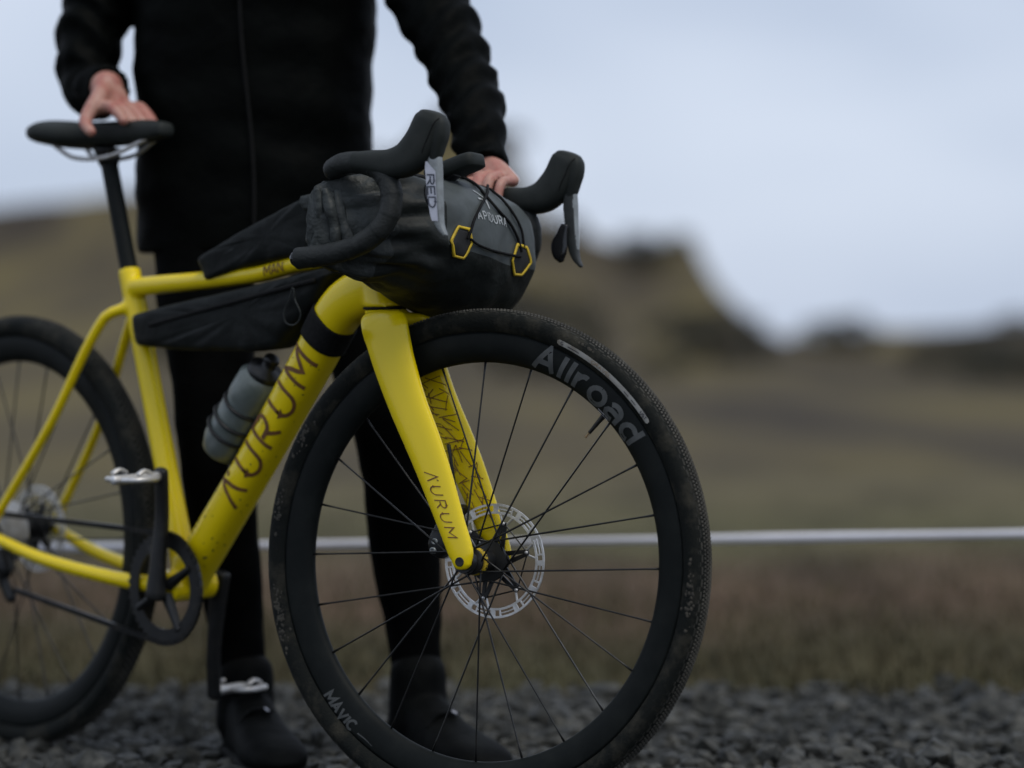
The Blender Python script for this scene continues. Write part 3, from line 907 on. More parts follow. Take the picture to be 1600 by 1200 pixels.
# scribbled print inside the far leg
mb = MB()
for i in range(52):
    py = 588 + (i // 2) * 8.4 + random.uniform(-4, 4); fx = random.uniform(-0.75, 0.05) if i % 2 else random.uniform(0.0, 0.75)
    a = random.choice([0.35, 1.05, 2.1, 2.75, 1.5]) + random.uniform(-0.2, 0.2); ln = random.uniform(14, 30)
    pts = []
    for k in np.linspace(-0.5, 0.5, 7):
        y_ = py + ln * k * math.sin(a); x_ = max(-0.85, min(0.85, fx + ln * k * math.cos(a) / 22))
        s, l, t, th = leg_at(y_, x_)
        pts.append((s, t, -l - th - 0.0006 - 0.00003 * i))
    vv = []
    for j, (s, t, l) in enumerate(pts):
        q0 = pts[max(j - 1, 0)]; q1 = pts[min(j + 1, 6)]
        d = np.array([q1[0] - q0[0], q1[1] - q0[1]]); d = d / max(np.linalg.norm(d), 1e-6) * 0.00062
        vv += [W(s - d[1], l, t + d[0]), W(s + d[1], l, t - d[0])]
    mb.add((vv, [(2*j, 2*j+1, 2*j+3, 2*j+2) for j in range(6)]))
mb.build('scribble_print', M['print'], fork)['kind'] = 'stuff'
# brake caliper behind the far leg and its hose
c0 = np.array(P(690, 842, 0.03))
mb = MB()
cp_ = [(722, 792, 8), (712, 812, 17), (699, 835, 21), (690, 856, 20), (686, 866, 13)]
mb.add(sweep([PW(x, y, 0.037) for x, y, q in cp_], [q / 1100 for x, y, q in cp_], [0.012, 0.016, 0.018, 0.018, 0.014], WF, 18, 3.2).mesh(24, 0.004, 0.004))
cal = mb.build('brake_caliper', M['blackmetal'], fork)
for px_, py_ in ((680, 846), (677, 860)):
    s_, t_ = P(px_, py_, 0.019)
    link('caliper_bolt', *lathe_vf([(0, 0.0178), (0.0022, 0.0172), (0.0024, 0.0160), (0.0044, 0.0158), (0.0050, 0.024)],
         lambda x, l, z: W(x + s_, l, z + t_), 14, False), M['lever'], fork)
hp = [P(x, y, l) + (l,) for x, y, l in ((701, 696, 0.030), (704, 715, 0.027), (708, 745, 0.028), (711, 770, 0.033), (714, 795, 0.036), (717, 812, 0.038))]
link('brake_hose', *tube_vf([W(s, l, t) for s, t, l in hp], [0.0030, 0.0026, 0.0026, 0.0028, 0.0042, 0.0046], 30, 12, 0.002, 0.002), M['blackmetal'], fork)

# --- frame (tubes welded into one shell)
BB = PF(536, 480) + (PF(405, 715) - PF(536, 480)) * 1.0
_d = nrm(PF(405, 715) - PF(536, 480))
BB = PF(536, 480) + _d * ((0.285 - PF(536, 480)[2]) / _d[2])
RH = BB - GF * 0.425; RH[2] = 0.350                        # rear hub
HT0, HT1 = AX0 + 0.3872 * AX, AX0 + 0.540 * AX
_st = nrm(-GF * math.sin(R(16.5)) + np.array([0, 0, 1]) * math.cos(R(16.5)))
SEAT_J = BB + _st * 0.475                                  # seat tube / top tube junction
mb = MB()
mb.add(Loft([AX0 + k * AX for k in np.linspace(0.3872, 0.540, 8)], [GF] * 8, [np.cross(AX, GF)] * 8,
            [0.0325, 0.031, 0.029, 0.0275, 0.027, 0.027, 0.027, 0.027], [0.031, 0.029, 0.0265, 0.025, 0.0245, 0.0245, 0.0245, 0.0245]).mesh(32))
dt_ref = UF
dt_pts = [HT0 + AX * 0.035, PF(536, 480), PF(491, 560), PF(405, 715), BB + np.array([0, 0, 0.01])]
dt_loft = sweep(dt_pts, [0.034, 0.0345, 0.0325, 0.031, 0.030], [0.026, 0.0285, 0.0275, 0.0265, 0.030], dt_ref, 60, 2.5)
mb.add(dt_loft.mesh(40))
tt_pts = [HT1 - AX * 0.038, PF(520, 400), PF(465, 413), PF(400, 429), SEAT_J]
tt_loft = sweep(tt_pts, [0.019, 0.0145, 0.0125, 0.0130, 0.0150], [0.020, 0.019, 0.018, 0.018, 0.016], UF, 60, 2.6)
mb.add(tt_loft.mesh(32))
mb.add(tube_vf([BB - _st * 0.01, BB + _st * 0.25, SEAT_J + _st * 0.03], [0.021, 0.0175, 0.0175], 20, 24))
mb.add(tube_vf([BB - NF * 0.043, BB, BB + NF * 0.043], 0.0235, 8, 28))
for sg in (-1, 1):
    drop = RH + NF * sg * 0.066
    mb.add(tube_vf([BB + NF * sg * 0.020 - GF * 0.01, BB + NF * sg * 0.036 - GF * 0.11 + [0, 0, .005], BB + NF * sg * 0.055 - GF * 0.29 + [0, 0, .03], drop],
                   [0.016, 0.0125, 0.0105, 0.009], 30, 16, 0, 0.008))
    mb.add(tube_vf([SEAT_J - _st * 0.03 + NF * sg * 0.008, SEAT_J - _st * 0.05 - GF * 0.05 + NF * sg * 0.028, (SEAT_J + RH) / 2 + NF * sg * 0.05 - [0, 0, .02], drop],
                   [0.010, 0.009, 0.008, 0.008], 30, 14, 0, 0.008))
frame = mb.build('frame', M['yellow'], bike)
md = frame.modifiers.new('skin', 'REMESH'); md.mode = 'VOXEL'; md.voxel_size = 0.0032; md.use_smooth_shade = True
sm = frame.modifiers.new('soften', 'SMOOTH'); sm.factor = 0.5; sm.iterations = 8

def tube_param(loft, p):
    """u of the loft centre nearest to world point p"""
    return float(np.argmin(np.linalg.norm(loft.C - p, axis=1))) / (len(loft.C) - 1)
def tube_map(loft, u0, sgn, ang0, rad):
    seg = np.concatenate([[0], np.cumsum(np.linalg.norm(np.diff(loft.C, axis=0), axis=1))]); Lt = seg[-1]
    us = np.linspace(0, 1, len(seg))
    p0 = np.interp(u0, us, seg)
    def f(x, y, z):
        u = np.interp(p0 + sgn * x, seg, us)
        return loft.pt(u, ang0(y / rad), 0.0009 + z)
    return f
# near side of a sweep: find angle whose point faces -NF
def near_angle(loft, u):
    c = loft.pt(u, 0) * 0
    best = min(np.linspace(0, 2 * math.pi, 721), key=lambda a: (loft.pt(u, a) @ NF))
    return best
u_m = tube_param(dt_loft, PF(498, 548))
na = near_angle(dt_loft, u_m)
# direction in which the angle has to turn to go up/back
up_sg = 1 if (dt_loft.pt(u_m, na + 0.4) - dt_loft.pt(u_m, na)) @ UF > 0 else -1
word = "^URUM"
dsz = 0.0465
wdt = text_width(word, dsz, 0.52)
seg = np.linalg.norm(np.diff(dt_loft.C, axis=0), axis=1).sum()
lettering('frame_lettering', word, dsz, 0.135, 0.52,
          tube_map(dt_loft, tube_param(dt_loft, PF(497, 549)) + wdt / seg, -1, lambda q: na + up_sg * (q - 0.92), 0.0315), M['print'], frame)
u_t = tube_param(tt_loft, PF(430, 421)); nt_ = near_angle(tt_loft, u_t)
ut_sg = 1 if (tt_loft.pt(u_t, nt_ + 0.4) - tt_loft.pt(u_t, nt_)) @ UF > 0 else -1
lettering('frame_lettering', 'MAN', 0.0140, 0.15, 0.22, tube_map(tt_loft, u_t, -1, lambda q: nt_ + ut_sg * (q - 0.46), 0.0155), M['print'], frame, slant=0.1)

# mud flecks on the lower half of the down tube
mb = MB()
for _ in range(70):
    u = random.uniform(0.25, 0.95); a = na - up_sg * random.uniform(-0.9, 1.5); sz_ = random.uniform(0.0005, 0.0020) * (0.5 + u * 0.7)
    c_ = dt_loft.pt(u, a, 0.0002); e1 = nrm(dt_loft.pt(u, a + 0.05) - dt_loft.pt(u, a)); e2 = nrm(dt_loft.C[-1] - dt_loft.C[0])
    n_ = np.cross(e1, e2); n_ = n_ if n_ @ (c_ - dt_loft.C[int(u * 59)]) > 0 else -n_
    v = [c_ + e1 * math.cos(k) * sz_ * random.uniform(.6, 1.4) + e2 * math.sin(k) * sz_ * random.uniform(.6, 1.6) for k in np.linspace(0, 5.2, 6)]
    mb.add((v + [c_ + n_ * 0.0007], [(6, i, (i + 1) % 6) for i in range(6)]))
mb.build('mud_flecks', M['flecks'], frame)['kind'] = 'stuff'

# --- handlebar
FARDROP = 0.013
def B(s, l, t):
    return W(s, l, t - (FARDROP * max(0, l) / 0.19))
def bar_side(sg):
    def q(px, py, l):
        s, t = P(px, py, -abs(l)); return B(s, sg * abs(l), t)
    top = [B(-0.140, sg * l, 0.528) for l in (0.0, 0.06, 0.12, 0.155)]
    ramp = [q(521, 264, 0.183), q(545, 254, 0.189), q(578, 258, 0.190), q(598, 270, 0.190)]
    hook = [q(611, 297, 0.191), q(609, 330, 0.194), q(592, 360, 0.198), q(560, 383, 0.202), q(515, 397, 0.206), q(466, 404, 0.210)]
    rad = [0.0155, 0.0155, 0.0148, 0.0146] + [0.0146, 0.0150, 0.0150, 0.0150] + [0.0150] * 3 + [0.0148, 0.0148, 0.0150]
    return top + ramp + hook, rad
mb = MB()
ends = []
for sg in (-1, 1):
    pts, rad = bar_side(sg)
    d = spline(np.column_stack([np.array(pts), rad]), 240)
    C = d[:, :3]; T = np.gradient(C, axis=0); T /= np.linalg.norm(T, axis=1)[:, None]
    x = nrm(np.cross(T[0], [0, 0, 1])); X = []
    for t in T:
        x = nrm(x - (x @ t) * t); X.append(x)
    X = np.array(X)
    ds = np.linalg.norm(np.gradient(C, axis=0), axis=1).cumsum()
    ph = (ds / 0.026) % 1.0                                  # overlapping wraps of the tape
    rad_ = d[:, 3] * (1 + 0.045 * ph ** 2 - 0.02)
    mb.add(Loft(C, X, np.cross(T, X), rad_, rad_).mesh(20, 0.0, 0.005))
    ends.append((C[-1], T[-1]))
hb = mb.build('handlebar', M['tape'], bike)
for c_, t_ in ends:
    link('bar_end_plug', *tube_vf([c_ + t_ * 0.002, c_ + t_ * 0.006, c_ + t_ * 0.0085], [0.0105, 0.0105, 0.008], 6, 18, 0, 0.002), M['gloss'], hb)
ST = AX0 + 0.585 * AX
mb = MB().add(sweep([ST, (ST + B(-0.14, 0, 0.528)) / 2, B(-0.140, 0, 0.528)], [0.019, 0.016, 0.020], [0.019, 0.016, 0.022], LA, 16, 2.6).mesh(24, 0.008, 0.012))
mb.add(Loft([AX0 + k * AX for k in (0.536, 0.56, 0.585, 0.606)], [WF] * 4, [LA] * 4, [0.024, 0.0205, 0.020, 0.019], [0.0225, 0.0195, 0.0195, 0.018]).mesh(28, 0, 0.004))
mb.build('stem', M['blackmetal'], hb)

# --- brake / shift levers
def lever(sg):
    def q(px, py, l=0.190):
        s, t = P(px, py, -0.19); return B(s, sg * l, t)
    mpx = 1 / 1160.0
    lab = 'near'
    hood_pts = [(556, 252, 15), (585, 254, 19), (612, 256, 23), (636, 249, 27), (652, 234, 29), (663, 215, 28), (670, 198, 27.5), (675, 186, 26), (677, 179, 22)]
    h = sweep([q(x, y) for x, y, r in hood_pts], [r * mpx for x, y, r in hood_pts],
              [0.0155, 0.0170, 0.0180, 0.0185, 0.0180, 0.0178, 0.0174, 0.0165, 0.0135], nrm(UP * 0.8 - WF * 0.6), 50, 2.7)
    ho = link('brake_hood', *h.mesh(36, 0.004, 0.005), M['hood'], bike)
    # seam between the rubber hood and the lever body, on both flanks
    hr_ = h.rings(72); hq = (hr_.reshape(-1, 3) - HUB); hl = hq @ LA
    base_l = sg * 0.190
    for fl_ in (-1, 1):
        sel = np.where((hl - base_l) * fl_ > 0.0)[0]; pts_ = []
        for x, y in ((698, 176), (690, 178), (682, 186), (676, 198), (670, 212), (664, 226), (659, 240)):
            s0_, t0_ = P(x, y, -0.205); tgt = np.array([s0_, t0_ - (FARDROP if sg > 0 else 0)])
            st_ = np.column_stack([hq[sel] @ WF, hq[sel] @ UP])
            k_ = sel[np.argmin(np.hypot(*(st_ - tgt).T))]; pts_.append(hr_.reshape(-1, 3)[k_] + LA * fl_ * 0.0002)
        link('hood_seam', *tube_vf(pts_, 0.0008, 40, 6), M['cord'], ho)
    nose = [(688, 184, 8), (689, 194, 12), (687, 210, 13.5), (684, 226, 12), (681, 242, 10.5), (680, 250, 8)]
    n_ = sweep([q(x, y) for x, y, r in nose], [r * mpx for x, y, r in nose], [0.0100, 0.0128, 0.0130, 0.0115, 0.0085, 0.007], WF, 24, 3.0)
    link('lever_body', *n_.mesh(24, 0.004, 0.003), M['hood'], ho)
    blade = [(682, 226, 9), (680, 242, 10.5), (679.5, 262, 12.5), (681, 290, 11.5), (683, 318, 10.5), (685, 340, 8.5), (689, 355, 6.0), (696, 367, 3.0)]
    b_ = sweep([q(x, y) for x, y, r in blade], [r * mpx for x, y, r in blade], [0.0060, 0.0068, 0.0072, 0.0072, 0.0070, 0.0064, 0.0055, 0.0042],
               WF, 50, 3.4)
    lv, lf_ = b_.mesh(28, 0.001, 0.0025)
    lvn = np.array(lv); mi_ = []
    for q_ in lf_:
        p4 = lvn[list(q_)]; cc_ = p4.mean(0); k_ = np.argmin(np.linalg.norm(b_.C - cc_, axis=1)); dd_ = cc_ - b_.C[k_]
        mi_.append(1 if dd_ @ LA > 0.0035 else 0)
    link('lever_blade', lv, lf_, None, ho, True, [M['lever'], M['leverdark']], mi_) if sg < 0 else \
        link('lever_blade', lv, lf_, None, ho, True, [M['leverdark'], M['lever']], [1 if ((lvn[list(q_)].mean(0) - b_.C[np.argmin(np.linalg.norm(b_.C - lvn[list(q_)].mean(0), axis=1))]) @ WF) > 0.0072 else 0 for q_ in lf_])
    pad = [(676, 300, 7), (671, 318, 11), (667, 335, 15), (668, 352, 12), (670, 360, 6)]
    if sg < 0: pad = [(x - 2, y - 40, r * 0.7) for x, y, r in pad]
    p_ = sweep([q(x, y, 0.178) for x, y, r in pad], [r * mpx for x, y, r in pad], [0.003, 0.004, 0.0045, 0.0045, 0.003], WF, 24, 2.6)
    link('shift_paddle', *p_.mesh(18, 0.002, 0.003), M['gloss'], ho)
    # white badge with letters on the outer face
    lf = 0.190 + 0.0078
    ys = np.linspace(253, 346, 25); v = []
    for y in ys:
        c_ = np.interp(y, [b[1] for b in blade], [b[0] for b in blade]); r_ = np.interp(y, [b[1] for b in blade], [b[2] for b in blade])
        x0 = c_ - r_ * 0.88; x1 = c_ + r_ * 0.42
        if y < 268: x1 = x0 + (x1 - x0) * max(0.03, (y - 250) / 18)
        v += [q(x0, y, lf), q(x1, y, lf)]
    link('lever_badge', v, [(2*i, 2*i+1, 2*i+3, 2*i+2) for i in range(24)], M['badge'], ho)
    def mp_(x, y, z):                                      # x runs down the blade, tops to the front
        py = 274 + x / mpx
        c_ = np.interp(py, [b[1] for b in blade], [b[0] for b in blade])
        return q(c_ - 8.5 + y / mpx, py, lf + 0.0003 + z)
    lettering('lever_lettering', 'RED', 0.0094, 0.20, 0.30, mp_, M['navy'], ho, xs=2.0)
    return ho
lever(-1); lever(1)

# --- rear wheel, drivetrain, saddle (all beyond the photograph's left edge)
def RW(s, l, t):
    return RH + s * GF + l * NF + t * np.array([0, 0, 1.0])
rw = make_wheel(RW, False)
mb = MB()
for i in range(9):
    r = 0.022 + 0.0036 * i; l = -0.048 + 0.0033 * i
    mb.add(lathe_vf([(0.017, l - .0009), (r, l - .0009), (r, l + .0009), (0.017, l + .0009)], RW, 40))
edge_split(mb.build('cassette', M['silver'], rw))
CR = BB - NF * 0.046
def CW(s, l, t): return CR + s * GF + l * NF + t * np.array([0, 0, 1.0])
mb = MB(); nT = 42; v = []
for i in range(nT * 2):
    r = 0.0868 if i % 2 else 0.0808
    a = math.pi * i / nT
    for rr_, l in ((0.062, -.0015), (r, -.0015), (r, .0015), (0.062, .0015)):
        v.append(CW(rr_ * math.cos(a), l, rr_ * math.sin(a)))
n = nT * 2
mb.add((v, [(4*i+q, 4*i+(q+1) % 4, 4*((i+1) % n)+(q+1) % 4, 4*((i+1) % n)+q) for i in range(n) for q in range(4)]))
for i in range(4):
    a = math.pi / 2 * i + 0.5
    mb.add(tube_vf([CW(0.012 * math.cos(a), 0, 0.012 * math.sin(a)), CW(0.045 * math.cos(a), 0, .045 * math.sin(a)), CW(0.07 * math.cos(a), 0, 0.07 * math.sin(a))], [.010, .007, .006], 6, 10))
edge_split(mb.build('chainring', M['blackmetal'], bike))
CA = math.radians(-97)                                       # far crank hangs down, near crank stands up
for sg, ang in ((-1, CA + math.pi), (1, CA)):
    d = GF * math.cos(ang) + np.array([0, 0, 1]) * math.sin(ang)
    o0 = BB + NF * sg * 0.062; o1 = o0 + d * 0.1725 + NF * sg * 0.008
    link('crank_arm', *sweep([o0 - d * 0.012, o0 + d * 0.05, o0 + d * 0.11, o1 + d * 0.008], [0.018, 0.0135, 0.012, 0.012], [0.011, 0.009, 0.008, 0.007], GF, 24, 3).mesh(20, 0.006, 0.006), M['blackmetal'], bike)
    pc = o1 + NF * sg * 0.055
    mb = MB().add(tube_vf([o1, o1 + NF * sg * 0.03, pc + NF * sg * 0.035], [0.008, 0.0075, 0.007], 8, 14, 0, 0.003))
    for k in (-1, 1):
        mb.add(sweep([pc + GF * k * 0.012 - NF * 0.026, pc + GF * k * 0.034 - NF * 0.016, pc + GF * k * 0.034 + NF * 0.016, pc + GF * k * 0.012 + NF * 0.026],
                     0.0045, 0.006, [0, 0, 1], 20, 2.6).mesh(12, 0.002, 0.002))
        mb.add(sweep([pc + GF * k * 0.030 - NF * 0.012 + [0, 0, .008], pc + GF * k * 0.030 + [0, 0, .013], pc + GF * k * 0.030 + NF * 0.012 + [0, 0, .008]],
                     0.003, 0.005, [0, 0, 1], 10, 2.6).mesh(10, 0.002, 0.002))
    mb.build('pedal', M['silver'], bike)
mb = MB()
ch = []
rc, rk = 0.0835, 0.032
for a in np.linspace(-95, 95, 24): ch.append(CW(rc * math.cos(R(a)), 0, rc * math.sin(R(a))))
RC = RH - NF * 0.046
for a in np.linspace(100, 250, 14): ch.append(RC + GF * rk * math.cos(R(a)) + np.array([0, 0, 1]) * rk * math.sin(R(a)))
jk = RC + GF * 0.02 - np.array([0, 0, 0.075])
ch += [jk - GF * 0.012, jk + GF * 0.01 - [0, 0, 0.03], jk + GF * 0.03 - [0, 0, 0.015]]
ch.append(ch[0])
ch = np.array(ch)
pp = [ch[0]]
for a, b in zip(ch[:-1], ch[1:]):
    n = max(1, int(np.linalg.norm(b - a) / 0.0127))
    pp += [a + (b - a) * k / n for k in range(1, n + 1)]
for a, b in zip(pp[:-1], pp[1:]):
    d = b - a; L_ = np.linalg.norm(d)
    if L_ < 1e-4: continue
    d /= L_; mb.box((a + b) / 2, d, NF, nrm(np.cross(d, NF)), (L_ * 0.46, 0.0028, 0.004))
mb.build('chain', M['spoke'], bike, smooth=False)['kind'] = 'stuff'
mb = MB().add(sweep([RC + GF * 0.015 - [0, 0, .03], RC + GF * 0.02 - [0, 0, .06], jk, jk + GF * 0.02 - [0, 0, .03]], [.010, .013, .009, .009], [.012, .012, .006, .006], GF, 20, 3).mesh(16, .005, .005))
mb.build('rear_derailleur', M['blackmetal'], bike)
SP = SEAT_J + _st * 0.03
STOP = BB + _st * 0.69
link('seatpost', *tube_vf([SP - _st * 0.02, (SP + STOP) / 2, STOP], 0.0137, 12, 20), M['carbon'], bike)
sd = STOP + np.array([0, 0, 0.035]); z3 = np.array([0, 0, 1.0])
prof = [(-0.125, 0.066, 0.018), (-0.105, 0.073, 0.021), (-0.06, 0.068, 0.021), (-0.01, 0.042, 0.020), (0.05, 0.025, 0.019), (0.11, 0.020, 0.017), (0.14, 0.017, 0.012)]
mb = MB().add(sweep([sd + GF * a + z3 * (0.006 if a < -0.1 else 0) for a, b, c_ in prof], [c_ for a, b, c_ in prof], [b for a, b, c_ in prof], z3, 40, 2.6).mesh(28, 0.01, 0.008))
sa = mb.build('saddle', M['hood'], bike)
for sg in (-1, 1):
    link('saddle_rail', *tube_vf([sd + GF * -0.10 + NF * sg * .03 - z3 * .012, sd - GF * 0.06 + NF * sg * .022 - z3 * .034, sd + GF * .03 + NF * sg * .022 - z3 * .036, sd + GF * .11 + NF * sg * .01 - z3 * .012], 0.0035, 24, 10), M['silver'], sa)
link('seat_clamp', *tube_vf([STOP - _st * 0.012 - NF * 0, STOP + z3 * 0.004, STOP + z3 * 0.012], [0.016, 0.020, 0.024], 6, 18, .003, .003), M['blackmetal'], bike)

# ================================================================== BAGS AND SMALL THINGS ON THE BICYCLE
# --- handlebar roll: axis along the bar (l), sections in (s, t)
BAG = np.array([  # l, centre s, centre t, half s, half t, exponent
    (-0.200, -0.160, 0.455, 0.010, 0.046, 2.0), (-0.194, -0.156, 0.454, 0.020, 0.053, 2.0), (-0.176, -0.142, 0.452, 0.038, 0.060, 2.1), (-0.150, -0.122, 0.451, 0.060, 0.068, 2.2),
    (-0.120, -0.108, 0.454, 0.078, 0.071, 2.2), (-0.080, -0.100, 0.449, 0.089, 0.081, 2.2), (-0.02, -0.097, 0.443, 0.096, 0.091, 2.2),
    (0.05, -0.096, 0.439, 0.098, 0.099, 2.2), (0.105, -0.097, 0.441, 0.098, 0.097, 2.15), (0.138, -0.098, 0.442, 0.096, 0.093, 2.15),
    (0.152, -0.100, 0.443, 0.086, 0.084, 2.1), (0.158, -0.102, 0.444, 0.055, 0.055, 2.0)])
nb_, na_ = 110, 96
bl = np.concatenate([np.linspace(-0.200, -0.09, 50), np.linspace(-0.088, 0.135, 45), np.linspace(0.138, 0.158, 15)])
bi = [np.interp(bl, BAG[:, 0], BAG[:, k]) for k in range(1, 6)]
ker = np.array([1, 2, 3, 2, 1]) / 9
bi = [np.convolve(np.pad(q, 2, mode='edge'), ker, 'valid') for q in bi]
def bag_pt(l, ang, lift=0.0):
    cs, ct, hs, ht, p = [float(np.interp(l, bl, q)) for q in bi]
    c, s = math.cos(ang), math.sin(ang); e = 2 / p
    # creases gathered into the rolled end, soft sag elsewhere
    g = max(0.0, min(1.0, (-0.062 - l) / 0.08))
    cre = g * (0.0075 * math.sin(9 * ang + 30 * l + 1.5 * math.sin(2 * ang)) + 0.0035 * math.sin(17 * ang - 55 * l + 1))
    cre *= 1.0 if l > -0.19 else 0.5
    wob = 0.004 * noise.noise(Vector((l * 16, c * 1.6, s * 1.6))) + 0.0022 * noise.noise(Vector((l * 45, c * 4, s * 4)))
    if l > 0.07: wob += 0.0022 * min(1, (l - 0.07) / 0.04) * math.sin(7 * ang + 20 * l)
    k = 1 + (cre + wob) / 0.09
    x = math.copysign(abs(c) ** e, c) * hs * k + c * lift; y = math.copysign(abs(s) ** e, s) * ht * k + s * lift
    return B(cs + x, l, ct + y)
rg = np.array([[bag_pt(l, a) for a in np.linspace(-math.pi, math.pi, na_, endpoint=False)] for l in bl])
v, f = ring_mesh(rg, rg[0].mean(0), rg[-1].mean(0))
mi = []
aa = np.linspace(-180, 180, na_, endpoint=False)
for i in range(len(bl) - 1):
    for j in range(na_):
        a = aa[j]; l = bl[i]
        if l < -0.150: mi.append(2)
        elif -12 < a < 150 and l > -0.089: mi.append(1)
        else: mi.append(0)
mi += [2] * na_ + [0] * na_
bag = empty('handlebar_bag', B(-0.097, 0, 0.34))
tag(bag, 'grey and black rolled handlebar bag with yellow hexagon patches strapped under the drop bar', 'bag')
bo = link('bag_body', v, f, None, bag, True, [M['bagdark'], M['baggrey'], M['roll']], mi)
# lookup of the bag surface by photo pixel
_gl = np.linspace(-0.12, 0.15, 136); _ga = np.radians(np.linspace(-95, 120, 216))
_gp = np.array([[bag_pt(l, a) for a in _ga] for l in _gl]); _gq = pj(_gp.reshape(-1, 3)).reshape(len(_gl), len(_ga), 2)
_gd = _gp[..., 1]
def bag_hit(px, py):
    d = np.hypot(_gq[..., 0] - px, _gq[..., 1] - py)
    m_ = d.min(); cand = d < m_ + 1.2
    dd = np.where(cand, _gd, 9); i, j = np.unravel_index(dd.argmin(), dd.shape)
    x = np.array([_gl[i], _ga[j]])
    for _ in range(6):
        p0 = pj(bag_pt(*x)); e_ = np.array([px, py]) - p0
        J = np.column_stack([(pj(bag_pt(x[0] + 0.004, x[1])) - p0) / 0.004, (pj(bag_pt(x[0], x[1] + 0.04)) - p0) / 0.04])
        if abs(np.linalg.det(J)) < 1e4: break
        st_ = np.linalg.solve(J, e_); st_ = np.clip(st_, [-0.01, -0.08], [0.01, 0.08]); x = x + 0.7 * st_
    return float(x[0]), float(x[1])
def bag_px(px, py, lift):
    l, a = bag_hit(px, py); return bag_pt(l, a, lift)
def hexagon(pix):
    pr = [bag_hit(*q) for q in pix]; c = np.mean(pr, axis=0)
    v = []; n = len(pr)
    outer = []
    for i in range(n):
        for k in range(4):
            t = k / 4; outer.append(np.array(pr[i]) * (1 - t) + np.array(pr[(i + 1) % n]) * t)
    m_ = len(outer)
    for lift, sc_ in ((-0.002, 1.0), (0.0022, 1.0), (0.0024, 0.66), (0.0025, 0.33)):
        v += [bag_pt(*(c + (q - c) * sc_), lift) for q in outer]
    v.append(bag_pt(*c, 0.0025))
    f = [(r * m_ + i, r * m_ + (i + 1) % m_, (r + 1) * m_ + (i + 1) % m_, (r + 1) * m_ + i) for r in range(3) for i in range(m_)]
    f += [(3 * m_ + i, 3 * m_ + (i + 1) % m_, 4 * m_) for i in range(m_)]
    h = link('hexagon_patch', v, f, M['patch'], bag)
    v = []
    for lift, sc_ in ((0.0015, 1.03), (0.0036, 1.03), (0.0036, 0.86), (0.0015, 0.86)):
        v += [bag_pt(*(c + (q - c) * sc_), lift) for q in outer]
    f = [(r * m_ + i, r * m_ + (i + 1) % m_, ((r + 1) % 4) * m_ + (i + 1) % m_, ((r + 1) % 4) * m_ + i) for r in range(4) for i in range(m_)]
    link('yellow_trim', v, f, M['yellowtrim'], h)
hexagon([(702, 376), (714, 353), (731, 357), (736, 379), (722, 404), (706, 400)])
hexagon([(798, 407), (806, 381), (821, 386), (828, 410), (813, 430), (801, 429)])
def cord(name, pix, r, lift, m=M['cord']):
    pts = [bag_px(x, y, lift) for x, y in pix]
    o_ = link(name, *tube_vf(pts, r, 60, 8, r, r), m, bag)
    return o_
cord('bungee_cord', [(692, 272), (722, 280), (742, 291), (757, 308), (776, 330), (794, 350), (805, 370), (812, 392)], 0.0021, 0.003)
cord('bungee_cord', [(760, 294), (758, 306), (747, 325), (737, 344), (731, 362), (727, 372)], 0.0021, 0.0045)
cord('bungee_cord', [(733, 374), (742, 381), (760, 389), (785, 396), (810, 401)], 0.0019, 0.0035)
cord('bungee_cord', [(764, 298), (783, 314), (800, 336), (812, 360), (816, 385)], 0.0019, 0.003)
l0, a0 = bag_hit(747, 342)
sz = 0.0125
def bmap(x, y, z): return bag_pt(l0 + x, a0 + y / 0.098, 0.0011 + z)
lettering('bag_lettering', 'APIDURA', sz, 0.14, 0.34, bmap, M['bagprint'], bag, xs=0.84)
for pa, pb, wd in (((738, 298), (754, 309), 0.0045), ((757, 310), (764, 327), 0.0058), ((747, 311), (755, 313), 0.004)):
    la, aa_ = bag_hit(*pa); lb, ab = bag_hit(*pb)
    v = []
    for k in np.linspace(0, 1, 8):
        l = la + (lb - la) * k; a = aa_ + (ab - aa_) * k
        n_ = nrm([-(ab - aa_) * 0.098, lb - la]); w_ = wd / 2 * (1 - 0.55 * k)
        v += [bag_pt(l + n_[0] * w_, a + n_[1] * w_ / 0.098, 0.0011), bag_pt(l - n_[0] * w_, a - n_[1] * w_ / 0.098, 0.0011)]
    link('logo_mark', v, [(2*i, 2*i+1, 2*i+3, 2*i+2) for i in range(7)], M['bagprint'], bag)
for l in (-0.055, 0.095):                                     # straps up to the bar
    rg = []
    for a in np.radians(np.linspace(64, 150, 26)):
        c_ = [bag_pt(l + d, a, 0.0022) for d in (-0.010, 0.010)]; c2 = [bag_pt(l + d, a, 0.0) for d in (0.010, -0.010)]
        rg.append(c_ + c2)
    link('bag_strap', *ring_mesh(np.array(rg), np.mean(rg[0], 0), np.mean(rg[-1], 0)), M['cord'], bag)
# rolled closure: folded layers at the near end
for k, (ds_, dl, r_) in enumerate(((0.004, -0.196, 0.0075), (0.026, -0.192, 0.0085), (0.046, -0.182, 0.0080))):
    pts = [B(-0.168 + ds_ + 0.012 * math.sin(t * 2.3 + k), dl + 0.004 * math.sin(4 * t + k), 0.412 + 0.085 * t) for t in np.linspace(0, 1, 7)]
    link('roll_fold', *tube_vf(pts, [r_ * 0.7, r_, r_ * 1.1, r_ * 0.9, r_ * 1.1, r_, r_ * 0.6], 40, 14, r_ * .5, r_ * .5), M['roll'], bag)

